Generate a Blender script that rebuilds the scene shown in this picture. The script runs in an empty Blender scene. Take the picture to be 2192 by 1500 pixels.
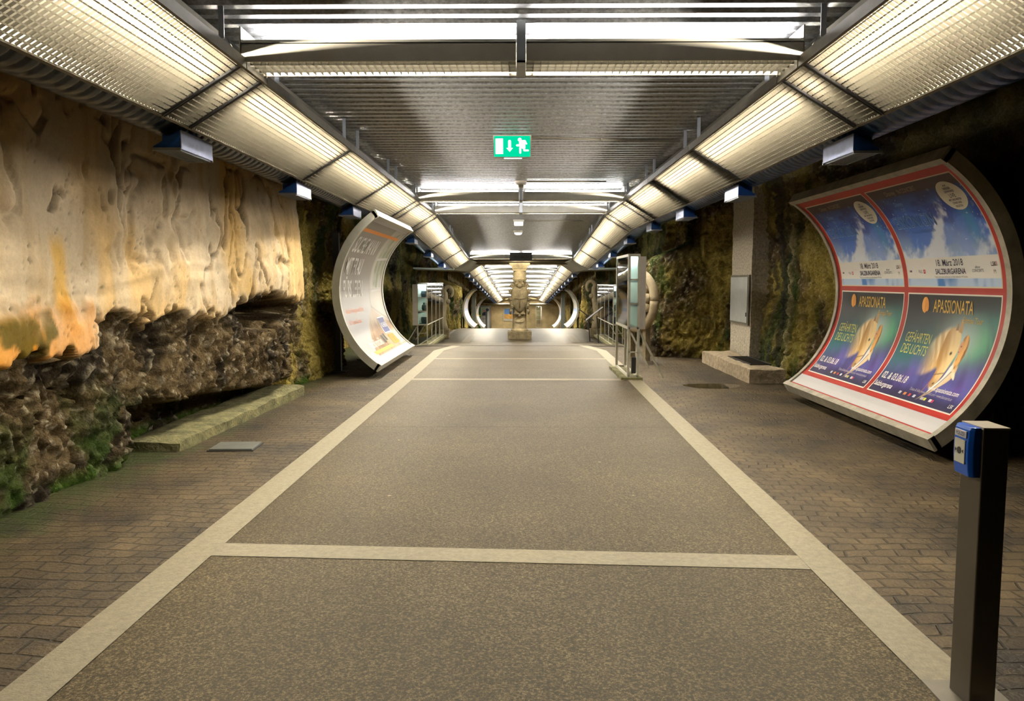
import bpy, math, random
import numpy as np
from mathutils import Vector, Matrix

random.seed(4)
S = bpy.context.scene
COL = S.collection
PI = math.pi

# ------------------------------------------------------------------ camera, world, exposure
FPX = 1700.0
PITCH = math.atan(150 / FPX)
YAW = math.atan(19 * math.cos(PITCH) / FPX)
cd = bpy.data.cameras.new('camera')
cd.sensor_width = 36.0
cd.lens = 36.0 * FPX / 2192
cd.clip_start = 0.05
cd.clip_end = 300
cam = bpy.data.objects.new('camera', cd)
COL.objects.link(cam)
cam.location = (0, 0, 1.6)
cam.rotation_euler = (PI / 2 - PITCH, 0, YAW)
S.camera = cam
w = bpy.data.worlds.new('world')
S.world = w
w.use_nodes = True
w.node_tree.nodes['Background'].inputs[0].default_value = (0.9, 0.85, 0.7, 1)
w.node_tree.nodes['Background'].inputs[1].default_value = 0.003
S.view_settings.view_transform = 'Standard'
S.view_settings.look = 'None'
S.view_settings.gamma = 1
S.view_settings.use_curve_mapping = False
S.view_settings.exposure = 0.0
S.cycles.use_denoising = True
S.cycles.max_bounces = 7
S.cycles.diffuse_bounces = 3
S.cycles.glossy_bounces = 3
S.cycles.transmission_bounces = 5
S.cycles.transparent_max_bounces = 8
S.cycles.caustics_reflective = False
S.cycles.caustics_refractive = False
S.cycles.sample_clamp_indirect = 4.0

TUBE = 820.0        # strength of the tubes in the long light troughs
CROSS = 165.0       # strength of the tubes in the cross fixtures
DOWN = 95.0

# ------------------------------------------------------------------ profile of the passage
def zf(y):
    """floor height along the passage (ceiling follows it)"""
    y = np.asarray(y, dtype=float)
    a = np.clip(y - 18.0, 0, 12.0) * -0.062
    b = np.clip(y - 38.6, 0, 200.0) * -0.060
    return a + b
def zF(y): return float(zf(y))

# ------------------------------------------------------------------ helpers
def srgb(r, g, b):
    f = lambda c: (c / 255 / 12.92) if c / 255 <= 0.04045 else ((c / 255 + 0.055) / 1.055) ** 2.4
    return (f(r), f(g), f(b))

def put(o, parent=None):
    COL.objects.link(o)
    if parent is not None:
        o.parent = parent
    return o

def tag(o, label=None, cat=None, group=None, kind=None):
    if label: o['label'] = label
    if cat: o['category'] = cat
    if group: o['group'] = group
    if kind: o['kind'] = kind
    return o

def thing(name, label, cat, loc=(0, 0, 0), rz=0.0, group=None):
    o = bpy.data.objects.new(name, None)
    o.empty_display_size = 0.1
    COL.objects.link(o)
    o.location = loc
    o.rotation_euler = (0, 0, rz)
    return tag(o, label, cat, group)

def struct(o):
    o['kind'] = 'structure'
    return o

def copy_thing(src, loc, rz=None, label=None, group=None):
    r = src.copy(); COL.objects.link(r)
    r.location = loc
    if rz is not None: r.rotation_euler = (0, 0, rz)
    if label: r['label'] = label
    if group: r['group'] = group
    for ch in list(src.children):
        c = ch.copy(); COL.objects.link(c); c.parent = r
        for g in list(ch.children):
            d = g.copy(); COL.objects.link(d); d.parent = c
    return r

class MB:
    """collects shapes and links them as ONE mesh object"""
    def __init__(s):
        s.v = []; s.f = []; s.m = []; s.n = 0
    def add(s, v, f, m=0, M=None):
        v = np.asarray(v, dtype=float).reshape(-1, 3)
        if M is not None:
            A = np.array(M); v = v @ A[:3, :3].T + A[:3, 3]
        s.v.append(v)
        for q in f: s.f.append(tuple(int(i) + s.n for i in q)); s.m.append(m)
        s.n += len(v)
        return s
    def box(s, x0, x1, y0, y1, z0, z1, m=0, M=None):
        v = [(x0,y0,z0),(x1,y0,z0),(x1,y1,z0),(x0,y1,z0),(x0,y0,z1),(x1,y0,z1),(x1,y1,z1),(x0,y1,z1)]
        f = [(3,2,1,0),(4,5,6,7),(0,1,5,4),(1,2,6,5),(2,3,7,6),(3,0,4,7)]
        return s.add(v, f, m, M)
    def hexa(s, v, m=0, M=None):
        f = [(3,2,1,0),(4,5,6,7),(0,1,5,4),(1,2,6,5),(2,3,7,6),(3,0,4,7)]
        return s.add(v, f, m, M)
    def tube(s, p, q, r, n=10, m=0, M=None, r2=None, cap=True):
        p = Vector(p); q = Vector(q); d = (q - p).normalized()
        a = d.orthogonal().normalized(); b = d.cross(a)
        r2 = r if r2 is None else r2
        v = []
        for c, rr in ((p, r), (q, r2)):
            for k in range(n):
                t = 2 * PI * k / n
                v.append(c + (a * math.cos(t) + b * math.sin(t)) * rr)
        f = [(k, (k + 1) % n, n + (k + 1) % n, n + k) for k in range(n)]
        if cap: f += [tuple(range(n - 1, -1, -1)), tuple(range(n, 2 * n))]
        return s.add([tuple(x) for x in v], f, m, M)
    def bar(s, p, q, w_, h_, m=0, M=None):
        """square bar between two points"""
        p = Vector(p); q = Vector(q); d = (q - p).normalized()
        upv = Vector((0, 0, 1)) if abs(d.z) < 0.95 else Vector((0, 1, 0))
        a = d.cross(upv).normalized() * w_ / 2; b = a.cross(d).normalized() * h_ / 2
        v = [p - a - b, p + a - b, q + a - b, q - a - b, p - a + b, p + a + b, q + a + b, q - a + b]
        return s.hexa([tuple(x) for x in v], m, M)
    def poly(s, pts, m=0, M=None):
        return s.add(pts, [tuple(range(len(pts)))], m, M)
    def prism(s, pts, h, m=0, M=None):
        """pts counter-clockwise in xy, from z0 to z1=h tuple"""
        n = len(pts); z0, z1 = h
        v = [(x, y, z0) for x, y in pts] + [(x, y, z1) for x, y in pts]
        f = [tuple(range(n - 1, -1, -1)), tuple(range(n, 2 * n))]
        f += [(k, (k + 1) % n, n + (k + 1) % n, n + k) for k in range(n)]
        return s.add(v, f, m, M)
    def lathe(s, prof, n=32, m=0, M=None):
        v = []
        for r, z in prof:
            for k in range(n):
                t = 2 * PI * k / n
                v.append((r * math.cos(t), r * math.sin(t), z))
        f = []
        for i in range(len(prof) - 1):
            for k in range(n):
                f.append((i*n+k, i*n+(k+1)%n, (i+1)*n+(k+1)%n, (i+1)*n+k))
        f.append(tuple(range(n - 1, -1, -1)))
        f.append(tuple((len(prof)-1)*n + k for k in range(n)))
        return s.add(v, f, m, M)
    def blob(s, c, r, m=0, n=12, M=None):
        cx, cy, cz = c; rx, ry, rz = r
        v = [(cx, cy, cz - rz)]; h = n // 2
        for i in range(1, h):
            a = -PI/2 + PI * i / h
            for k in range(n):
                t = 2*PI*k/n
                v.append((cx + rx*math.cos(a)*math.cos(t), cy + ry*math.cos(a)*math.sin(t), cz + rz*math.sin(a)))
        v.append((cx, cy, cz + rz))
        f = [(0, 1+(k+1)%n, 1+k) for k in range(n)]
        for i in range(h - 2):
            for k in range(n):
                f.append((1+i*n+k, 1+i*n+(k+1)%n, 1+(i+1)*n+(k+1)%n, 1+(i+1)*n+k))
        L = len(v) - 1; b = 1 + (h-2)*n
        f += [(b+k, b+(k+1)%n, L) for k in range(n)]
        return s.add(v, f, m, M)
    def path(s, pts, r, n=8, m=0, M=None):
        """round tube along points; r number or list"""
        pts = [Vector(p) for p in pts]
        R = r if isinstance(r, (list, tuple)) else [r] * len(pts)
        v = []
        a = None
        for i, p in enumerate(pts):
            d = (pts[min(i+1, len(pts)-1)] - pts[max(i-1, 0)]).normalized()
            if a is None: a = d.orthogonal().normalized()
            a = (a - d * a.dot(d)).normalized(); b = d.cross(a)
            for k in range(n):
                t = 2*PI*k/n
                v.append(tuple(p + (a*math.cos(t) + b*math.sin(t)) * R[i]))
        f = []
        for i in range(len(pts)-1):
            for k in range(n):
                f.append((i*n+k, i*n+(k+1)%n, (i+1)*n+(k+1)%n, (i+1)*n+k))
        f += [tuple(range(n-1,-1,-1)), tuple((len(pts)-1)*n+k for k in range(n))]
        return s.add(v, f, m, M)
    def build(s, name, mats, parent=None, smooth=False, loc=None, bevel=0):
        me = bpy.data.meshes.new(name)
        V = np.concatenate(s.v) if s.v else np.zeros((0, 3))
        me.from_pydata(V.tolist(), [], s.f)
        if not isinstance(mats, (list, tuple)): mats = [mats]
        for m in mats: me.materials.append(m)
        if len(mats) > 1: me.polygons.foreach_set('material_index', s.m)
        if smooth: me.polygons.foreach_set('use_smooth', [True] * len(me.polygons))
        me.update()
        o = bpy.data.objects.new(name, me)
        put(o, parent)
        if loc is not None: o.location = loc
        if bevel:
            b = o.modifiers.new('bevel', 'BEVEL'); b.width = bevel; b.segments = 2; b.limit_method = 'ANGLE'
        return o

def grid_obj(name, P, mat, parent=None, smooth=True, flip=False, col=None, cname='Col'):
    """P: (ny, nx, 3) array of points -> mesh; col (ny,nx,3) linear albedo attribute"""
    ny, nx = P.shape[:2]
    idx = np.arange(ny * nx).reshape(ny, nx)
    q = np.stack([idx[:-1, :-1], idx[:-1, 1:], idx[1:, 1:], idx[1:, :-1]], -1).reshape(-1, 4)
    if flip: q = q[:, ::-1]
    me = bpy.data.meshes.new(name)
    me.vertices.add(ny * nx)
    me.vertices.foreach_set('co', P.reshape(-1).astype(np.float32))
    me.loops.add(q.size)
    me.loops.foreach_set('vertex_index', q.reshape(-1).astype(np.int32))
    me.polygons.add(len(q))
    me.polygons.foreach_set('loop_start', np.arange(0, q.size, 4, dtype=np.int32))
    me.polygons.foreach_set('use_smooth', np.full(len(q), smooth))
    me.materials.append(mat)
    me.update(calc_edges=True)
    if col is not None:
        at = me.color_attributes.new(cname, 'FLOAT_COLOR', 'POINT')
        c = np.ones((ny * nx, 4), dtype=np.float32)
        c[:, :col.shape[-1]] = col.reshape(-1, col.shape[-1])
        at.data.foreach_set('color', c.reshape(-1))
    o = bpy.data.objects.new(name, me)
    put(o, parent)
    return o

# ---- numpy noise
def _h(ix, iy, iz):
    n = (ix.astype(np.int64) * 374761393 + iy.astype(np.int64) * 668265263 + iz.astype(np.int64) * 2147483647 + 12345) & 0xFFFFFFFF
    n = ((n ^ (n >> 13)) * 1274126177) & 0xFFFFFFFF
    n = ((n ^ (n >> 16)) * 2246822519) & 0xFFFFFFFF
    return ((n ^ (n >> 15)) & 0xFFFFFF) / float(0xFFFFFF)
def vnoise(x, y, z=0.0):
    x, y, z = np.broadcast_arrays(np.asarray(x, float), np.asarray(y, float), np.asarray(z, float))
    fx, fy, fz = np.floor(x), np.floor(y), np.floor(z)
    ix, iy, iz = fx.astype(int), fy.astype(int), fz.astype(int)
    u, v, w_ = x - fx, y - fy, z - fz
    u, v, w_ = u*u*(3-2*u), v*v*(3-2*v), w_*w_*(3-2*w_)
    r = 0
    for a in (0, 1):
        for b in (0, 1):
            for c in (0, 1):
                r = r + _h(ix+a, iy+b, iz+c) * (u if a else 1-u) * (v if b else 1-v) * (w_ if c else 1-w_)
    return r
def fbm(x, y, z=0.0, o=4, g=0.5):
    s_, a, t = 0, 1.0, 0
    for k in range(o):
        s_ = s_ + a * vnoise(np.asarray(x)*2**k + 17.3*k, np.asarray(y)*2**k + 5.1*k, np.asarray(z)*2**k)
        t += a; a *= g
    return s_ / t
def worley(x, y):
    x, y = np.broadcast_arrays(np.asarray(x, float), np.asarray(y, float))
    fx, fy = np.floor(x).astype(int), np.floor(y).astype(int)
    f1 = np.full(x.shape, 9.0); cid = np.zeros(x.shape)
    zz = np.zeros(x.shape, int)
    for a in (-1, 0, 1):
        for b in (-1, 0, 1):
            cx, cy = fx + a, fy + b
            px = cx + _h(cx, cy, zz + 3); py = cy + _h(cx, cy, zz + 7)
            d = np.hypot(px - x, py - y)
            h = _h(cx, cy, zz + 11)
            cid = np.where(d < f1, h, cid); f1 = np.minimum(f1, d)
    return f1, cid
def sstep(a, b, x):
    t = np.clip((x - a) / (b - a), 0, 1); return t * t * (3 - 2 * t)
def mix3(c0, c1, t):
    return np.asarray(c0) * (1 - t[..., None]) + np.asarray(c1) * t[..., None]

# ------------------------------------------------------------------ materials
def new_mat(name):
    m = bpy.data.materials.new(name); m.use_nodes = True
    nt = m.node_tree
    return m, nt, nt.nodes['Principled BSDF']
def mat(name, c, rough=0.6, metal=0.0, spec=0.5, var=0.0, scale=8.0, bump=0.0, bscale=40.0, emit=None, es=0.0, coords='Object', stretch=None):
    m, nt, b = new_mat(name)
    b.inputs['Base Color'].default_value = (*c, 1)
    b.inputs['Roughness'].default_value = rough
    b.inputs['Metallic'].default_value = metal
    b.inputs['Specular IOR Level'].default_value = spec
    if emit is not None:
        b.inputs['Emission Color'].default_value = (*emit, 1)
        b.inputs['Emission Strength'].default_value = es
    if var or bump:
        tc = nt.nodes.new('ShaderNodeTexCoord')
        src = tc.outputs[coords]
        if stretch:
            mp = nt.nodes.new('ShaderNodeMapping'); mp.inputs['Scale'].default_value = stretch
            nt.links.new(src, mp.inputs['Vector']); src = mp.outputs[0]
    if var:
        n = nt.nodes.new('ShaderNodeTexNoise'); n.inputs['Scale'].default_value = scale
        n.inputs['Detail'].default_value = 6; n.inputs['Roughness'].default_value = 0.65
        nt.links.new(src, n.inputs['Vector'])
        r = nt.nodes.new('ShaderNodeMapRange')
        r.inputs[1].default_value = 0.3; r.inputs[2].default_value = 0.7
        r.inputs[3].default_value = 1 - var; r.inputs[4].default_value = 1 + var * 0.6
        nt.links.new(n.outputs[0], r.inputs[0])
        x = nt.nodes.new('ShaderNodeMix'); x.data_type = 'RGBA'; x.blend_type = 'MULTIPLY'
        x.inputs[0].default_value = 1; x.inputs[6].default_value = (*c, 1)
        nt.links.new(r.outputs[0], x.inputs[7]); nt.links.new(x.outputs[2], b.inputs['Base Color'])
    if bump:
        n2 = nt.nodes.new('ShaderNodeTexNoise'); n2.inputs['Scale'].default_value = bscale
        n2.inputs['Detail'].default_value = 5
        nt.links.new(src, n2.inputs['Vector'])
        bp = nt.nodes.new('ShaderNodeBump'); bp.inputs['Strength'].default_value = bump; bp.inputs['Distance'].default_value = 0.02
        nt.links.new(n2.outputs[0], bp.inputs['Height']); nt.links.new(bp.outputs[0], b.inputs['Normal'])
    return m
def emat(name, c, s_):
    m = bpy.data.materials.new(name); m.use_nodes = True
    nt = m.node_tree; nt.nodes.clear()
    e = nt.nodes.new('ShaderNodeEmission'); o = nt.nodes.new('ShaderNodeOutputMaterial')
    e.inputs[0].default_value = (*c, 1); e.inputs[1].default_value = s_
    nt.links.new(e.outputs[0], o.inputs[0])
    return m
def attr_mat(name, rough=0.8, spec=0.3, bump=0.0, bscale=60, var=0.0, vscale=30, stretch=(1, 1, 1), bdist=0.02):
    m, nt, b = new_mat(name)
    a = nt.nodes.new('ShaderNodeVertexColor'); a.layer_name = 'Col'
    b.inputs['Roughness'].default_value = rough
    b.inputs['Specular IOR Level'].default_value = spec
    out = a.outputs[0]
    tc = nt.nodes.new('ShaderNodeTexCoord')
    mp = nt.nodes.new('ShaderNodeMapping'); mp.inputs['Scale'].default_value = stretch
    nt.links.new(tc.outputs['Object'], mp.inputs['Vector'])
    if var:
        n = nt.nodes.new('ShaderNodeTexNoise'); n.inputs['Scale'].default_value = vscale
        n.inputs['Detail'].default_value = 7; n.inputs['Roughness'].default_value = 0.7
        nt.links.new(mp.outputs[0], n.inputs['Vector'])
        r = nt.nodes.new('ShaderNodeMapRange')
        r.inputs[1].default_value = 0.3; r.inputs[2].default_value = 0.7
        r.inputs[3].default_value = 1 - var; r.inputs[4].default_value = 1 + var
        nt.links.new(n.outputs[0], r.inputs[0])
        x = nt.nodes.new('ShaderNodeMix'); x.data_type = 'RGBA'; x.blend_type = 'MULTIPLY'
        nt.links.new(a.outputs['Alpha'], x.inputs[0])
        nt.links.new(out, x.inputs[6]); nt.links.new(r.outputs[0], x.inputs[7]); out = x.outputs[2]
    nt.links.new(out, b.inputs['Base Color'])
    if bump:
        n2 = nt.nodes.new('ShaderNodeTexNoise'); n2.inputs['Scale'].default_value = bscale
        n2.inputs['Detail'].default_value = 8; n2.inputs['Roughness'].default_value = 0.65
        nt.links.new(mp.outputs[0], n2.inputs['Vector'])
        bp = nt.nodes.new('ShaderNodeBump'); bp.inputs['Strength'].default_value = bump; bp.inputs['Distance'].default_value = bdist
        ma = nt.nodes.new('ShaderNodeMath'); ma.operation = 'MULTIPLY'; ma.inputs[1].default_value = bump
        nt.links.new(a.outputs['Alpha'], ma.inputs[0]); nt.links.new(ma.outputs[0], bp.inputs['Strength'])
        nt.links.new(n2.outputs[0], bp.inputs['Height']); nt.links.new(bp.outputs[0], b.inputs['Normal'])
    return m

def louver_mat(name, c, tr=0.12):
    m = bpy.data.materials.new(name); m.use_nodes = True
    nt = m.node_tree; nt.nodes.clear()
    d = nt.nodes.new('ShaderNodeBsdfDiffuse'); t = nt.nodes.new('ShaderNodeBsdfTranslucent')
    mx = nt.nodes.new('ShaderNodeMixShader'); o = nt.nodes.new('ShaderNodeOutputMaterial')
    d.inputs[0].default_value = (*c, 1); t.inputs[0].default_value = (*c, 1)
    mx.inputs[0].default_value = tr
    nt.links.new(d.outputs[0], mx.inputs[1]); nt.links.new(t.outputs[0], mx.inputs[2]); nt.links.new(mx.outputs[0], o.inputs[0])
    return m

M = {}
M['louver'] = louver_mat('aged_white_louvre', (0.040, 0.0365, 0.029))
M['side_diffuser'] = louver_mat('milky_side_strip', (0.6, 0.58, 0.52), 0.5)
M['reflector'] = mat('reflector_white', (0.20, 0.185, 0.15), 0.6)
M['trough_frame'] = mat('dull_grey_frame', (0.16, 0.145, 0.115), 0.55, var=0.2)
M['dark_metal'] = mat('dark_metal', (0.03, 0.03, 0.032), 0.5)
M['tube'] = emat('fluorescent_tube', (1.0, 0.89, 0.70), TUBE)
M['tube_cross'] = emat('fluorescent_tube_cross', (1.0, 0.96, 0.90), CROSS)
M['tube_down'] = emat('fluorescent_tube_down', (1.0, 0.91, 0.74), DOWN)
M['housing'] = mat('grey_fixture_housing', (0.74, 0.71, 0.62), 0.45, var=0.15, scale=3)
M['strap'] = mat('galvanised_strap', (0.42, 0.45, 0.50), 0.4, 0.6)
M['white_frame'] = mat('aged_white_metal', (0.52, 0.51, 0.44), 0.4, var=0.15, scale=5)
M['vitrine_frame'] = mat('painted_grey_frame', (0.58, 0.57, 0.49), 0.4, var=0.1)
M['vitrine_panel'] = mat('pale_panel', (0.55, 0.52, 0.50), 0.5, var=0.08)
M['soffit'] = mat('cream_soffit', (0.62, 0.60, 0.50), 0.6, var=0.1, scale=2)

# galvanised corrugated ceiling
def galv():
    m, nt, b = new_mat('galvanised_sheet')
    b.inputs['Metallic'].default_value = 0.7
    tc = nt.nodes.new('ShaderNodeTexCoord')
    mp = nt.nodes.new('ShaderNodeMapping'); mp.inputs['Scale'].default_value = (1.2, 3, 1)
    nt.links.new(tc.outputs['Object'], mp.inputs['Vector'])
    n = nt.nodes.new('ShaderNodeTexNoise'); n.inputs['Scale'].default_value = 22; n.inputs['Detail'].default_value = 8
    n.inputs['Roughness'].default_value = 0.75
    nt.links.new(mp.outputs[0], n.inputs['Vector'])
    cr = nt.nodes.new('ShaderNodeValToRGB')
    cr.color_ramp.elements[0].position = 0.32; cr.color_ramp.elements[0].color = (0.17, 0.18, 0.19, 1)
    cr.color_ramp.elements[1].position = 0.68; cr.color_ramp.elements[1].color = (0.58, 0.60, 0.64, 1)
    nt.links.new(n.outputs[0], cr.inputs[0]); nt.links.new(cr.outputs[0], b.inputs['Base Color'])
    r = nt.nodes.new('ShaderNodeMapRange'); r.inputs[3].default_value = 0.30; r.inputs[4].default_value = 0.55
    nt.links.new(n.outputs[0], r.inputs[0]); nt.links.new(r.outputs[0], b.inputs['Roughness'])
    return m
M['galv'] = galv()

# asphalt with small light aggregate
def asphalt():
    m, nt, b = new_mat('brown_asphalt')
    tc = nt.nodes.new('ShaderNodeTexCoord')
    n1 = nt.nodes.new('ShaderNodeTexNoise'); n1.inputs['Scale'].default_value = 0.9; n1.inputs['Detail'].default_value = 6
    nt.links.new(tc.outputs['Object'], n1.inputs['Vector'])
    n2 = nt.nodes.new('ShaderNodeTexNoise'); n2.inputs['Scale'].default_value = 85; n2.inputs['Detail'].default_value = 5
    n2.inputs['Roughness'].default_value = 0.85
    nt.links.new(tc.outputs['Object'], n2.inputs['Vector'])
    cr = nt.nodes.new('ShaderNodeValToRGB')
    e = cr.color_ramp.elements
    e[0].position = 0.42; e[0].color = (0.008, 0.0065, 0.004, 1)
    e[1].position = 0.62; e[1].color = (0.20, 0.158, 0.088, 1)
    k = e.new(0.51); k.color = (0.040, 0.031, 0.0175, 1)
    nt.links.new(n2.outputs[0], cr.inputs[0])
    r = nt.nodes.new('ShaderNodeMapRange'); r.inputs[1].default_value = 0.3; r.inputs[2].default_value = 0.7
    r.inputs[3].default_value = 0.72; r.inputs[4].default_value = 1.25
    nt.links.new(n1.outputs[0], r.inputs[0])
    x = nt.nodes.new('ShaderNodeMix'); x.data_type = 'RGBA'; x.blend_type = 'MULTIPLY'; x.inputs[0].default_value = 1
    nt.links.new(cr.outputs[0], x.inputs[6]); nt.links.new(r.outputs[0], x.inputs[7])
    # dark stains (wet / worn) and pale chewing gum spots
    v = nt.nodes.new('ShaderNodeTexVoronoi'); v.inputs['Scale'].default_value = 1.6
    nt.links.new(tc.outputs['Object'], v.inputs['Vector'])
    gm = nt.nodes.new('ShaderNodeMath'); gm.operation = 'LESS_THAN'; gm.inputs[1].default_value = 0.022
    nt.links.new(v.outputs['Distance'], gm.inputs[0])
    y = nt.nodes.new('ShaderNodeMix'); y.data_type = 'RGBA'
    nt.links.new(gm.outputs[0], y.inputs[0]); nt.links.new(x.outputs[2], y.inputs[6]); y.inputs[7].default_value = (0.26, 0.22, 0.15, 1)
    n3 = nt.nodes.new('ShaderNodeTexNoise'); n3.inputs['Scale'].default_value = 3.1; n3.inputs['Detail'].default_value = 7; n3.inputs['Roughness'].default_value = 0.7
    nt.links.new(tc.outputs['Object'], n3.inputs['Vector'])
    r3 = nt.nodes.new('ShaderNodeMapRange'); r3.inputs[1].default_value = 0.66; r3.inputs[2].default_value = 0.72
    r3.inputs[3].default_value = 1.0; r3.inputs[4].default_value = 0.45
    nt.links.new(n3.outputs[0], r3.inputs[0])
    z = nt.nodes.new('ShaderNodeMix'); z.data_type = 'RGBA'; z.blend_type = 'MULTIPLY'; z.inputs[0].default_value = 1
    nt.links.new(y.outputs[2], z.inputs[6]); nt.links.new(r3.outputs[0], z.inputs[7])
    nt.links.new(z.outputs[2], b.inputs['Base Color'])
    b.inputs['Roughness'].default_value = 0.5
    b.inputs['Specular IOR Level'].default_value = 0.24
    b.inputs['Specular Tint'].default_value = (1.0, 0.9, 0.68, 1)
    bp = nt.nodes.new('ShaderNodeBump'); bp.inputs['Strength'].default_value = 0.35; bp.inputs['Distance'].default_value = 0.004
    nt.links.new(n2.outputs[0], bp.inputs['Height']); nt.links.new(bp.outputs[0], b.inputs['Normal'])
    return m
M['asphalt'] = asphalt()
M['stone_strip'] = mat('pale_stone_strip', (0.21, 0.185, 0.125), 0.55, var=0.28, scale=30, bump=0.25, bscale=90)

# old stone setts
def setts():
    m, nt, b = new_mat('stone_setts')
    tc = nt.nodes.new('ShaderNodeTexCoord')
    n0 = nt.nodes.new('ShaderNodeTexNoise'); n0.inputs['Scale'].default_value = 1.4
    nt.links.new(tc.outputs['Object'], n0.inputs['Vector'])
    mxv = nt.nodes.new('ShaderNodeMix'); mxv.data_type = 'VECTOR'; mxv.inputs[0].default_value = 0.18
    nt.links.new(tc.outputs['Object'], mxv.inputs[4]); nt.links.new(n0.outputs['Color'], mxv.inputs[5])
    mp = nt.nodes.new('ShaderNodeMapping'); mp.inputs['Scale'].default_value = (1, 1, 1); mp.inputs['Rotation'].default_value = (0, 0, 0.06)
    nt.links.new(mxv.outputs[1], mp.inputs['Vector'])
    br = nt.nodes.new('ShaderNodeTexBrick')
    br.inputs['Scale'].default_value = 1.0
    br.inputs['Brick Width'].default_value = 0.12; br.inputs['Row Height'].default_value = 0.095
    br.inputs['Mortar Size'].default_value = 0.009; br.inputs['Mortar Smooth'].default_value = 0.6; br.inputs['Bias'].default_value = 0
    br.inputs['Color1'].default_value = (0.072, 0.059, 0.040, 1); br.inputs['Color2'].default_value = (0.052, 0.043, 0.029, 1)
    br.inputs['Mortar'].default_value = (0.03, 0.025, 0.017, 1)
    nt.links.new(mp.outputs[0], br.inputs['Vector'])
    n1 = nt.nodes.new('ShaderNodeTexNoise'); n1.inputs['Scale'].default_value = 1.1; n1.inputs['Detail'].default_value = 9; n1.inputs['Roughness'].default_value = 0.7
    nt.links.new(tc.outputs['Object'], n1.inputs['Vector'])
    cr = nt.nodes.new('ShaderNodeValToRGB')
    e = cr.color_ramp.elements
    e[0].position = 0.36; e[0].color = (0.25, 0.23, 0.2, 1); e[1].position = 0.64; e[1].color = (1.7, 1.45, 1.05, 1)
    nt.links.new(n1.outputs[0], cr.inputs[0])
    x = nt.nodes.new('ShaderNodeMix'); x.data_type = 'RGBA'; x.blend_type = 'MULTIPLY'; x.inputs[0].default_value = 1
    nt.links.new(br.outputs['Color'], x.inputs[6]); nt.links.new(cr.outputs[0], x.inputs[7])
    # mossy film near the rock foot on the left
    sx = nt.nodes.new('ShaderNodeSeparateXYZ'); nt.links.new(tc.outputs['Object'], sx.inputs[0])
    n4 = nt.nodes.new('ShaderNodeTexNoise'); n4.inputs['Scale'].default_value = 5; n4.inputs['Detail'].default_value = 8
    nt.links.new(tc.outputs['Object'], n4.inputs['Vector'])
    ad = nt.nodes.new('ShaderNodeMath'); ad.operation = 'MULTIPLY_ADD'; ad.inputs[1].default_value = -1.0
    nt.links.new(sx.outputs[0], ad.inputs[0]); 
    n4m = nt.nodes.new('ShaderNodeMath'); n4m.operation = 'MULTIPLY'; n4m.inputs[1].default_value = 1.3
    nt.links.new(n4.outputs[0], n4m.inputs[0]); nt.links.new(n4m.outputs[0], ad.inputs[2])
    mr = nt.nodes.new('ShaderNodeMapRange'); mr.inputs[1].default_value = 3.65; mr.inputs[2].default_value = 4.1
    mr.inputs[3].default_value = 0; mr.inputs[4].default_value = 0.85
    nt.links.new(ad.outputs[0], mr.inputs[0])
    y = nt.nodes.new('ShaderNodeMix'); y.data_type = 'RGBA'
    nt.links.new(mr.outputs[0], y.inputs[0]); nt.links.new(x.outputs[2], y.inputs[6]); y.inputs[7].default_value = (0.035, 0.05, 0.010, 1)
    nt.links.new(y.outputs[2], b.inputs['Base Color'])
    b.inputs['Roughness'].default_value = 0.62; b.inputs['Specular IOR Level'].default_value = 0.35
    n5 = nt.nodes.new('ShaderNodeTexNoise'); n5.inputs['Scale'].default_value = 45; n5.inputs['Detail'].default_value = 6
    nt.links.new(tc.outputs['Object'], n5.inputs['Vector'])
    hm = nt.nodes.new('ShaderNodeMath'); hm.operation = 'MULTIPLY_ADD'; hm.inputs[1].default_value = -0.9
    nt.links.new(br.outputs['Fac'], hm.inputs[0]); nt.links.new(n5.outputs[0], hm.inputs[2])
    bp = nt.nodes.new('ShaderNodeBump'); bp.inputs['Strength'].default_value = 0.9; bp.inputs['Distance'].default_value = 0.012
    nt.links.new(hm.outputs[0], bp.inputs['Height']); nt.links.new(bp.outputs[0], b.inputs['Normal'])
    return m
M['setts'] = setts()
M['rock'] = attr_mat('conglomerate_rock', 0.85, 0.25, bump=1.0, bscale=26, var=0.45, vscale=38, bdist=0.05)
M['rock_dark'] = mat('dark_rock', (0.035, 0.028, 0.02), 0.9, var=0.4, bump=0.8, bscale=9)
M['print'] = attr_mat('printed_paper', 0.42, 0.4, bump=0.12, bscale=7, bdist=0.01)

# ================================================================== floor
def strip_obj(name, xl, xr, y0, y1, z, m, dy=0.5, thick=0.0):
    """floor surface between xl(y) and xr(y) following the floor profile"""
    ys = list(np.arange(y0, y1, dy)) + [y1]
    for b_ in (18.0, 30.0, 38.6):
        if y0 < b_ < y1: ys.append(b_)
    ys = np.array(sorted(set(round(float(y), 4) for y in ys)))
    L = np.array([xl(y) if callable(xl) else xl for y in ys]); R = np.array([xr(y) if callable(xr) else xr for y in ys])
    nx = 2
    P = np.zeros((len(ys), nx, 3))
    for i in range(nx):
        t = i / (nx - 1)
        P[:, i, 0] = L * (1 - t) + R * t; P[:, i, 1] = ys; P[:, i, 2] = zf(ys) + z
    o = grid_obj(name, P, m, smooth=False)
    return struct(o)

strip_obj('floor', -7, 7, -4, 100, 0.0, M['setts'], 1.0)
INL, INR = -1.80, 1.66      # inner edges of the asphalt
def skew(y, c=0.045):        # crossbars run slightly askew near the camera
    return c * max(0.0, 1 - (y - 4.5) / 12.0)
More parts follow.
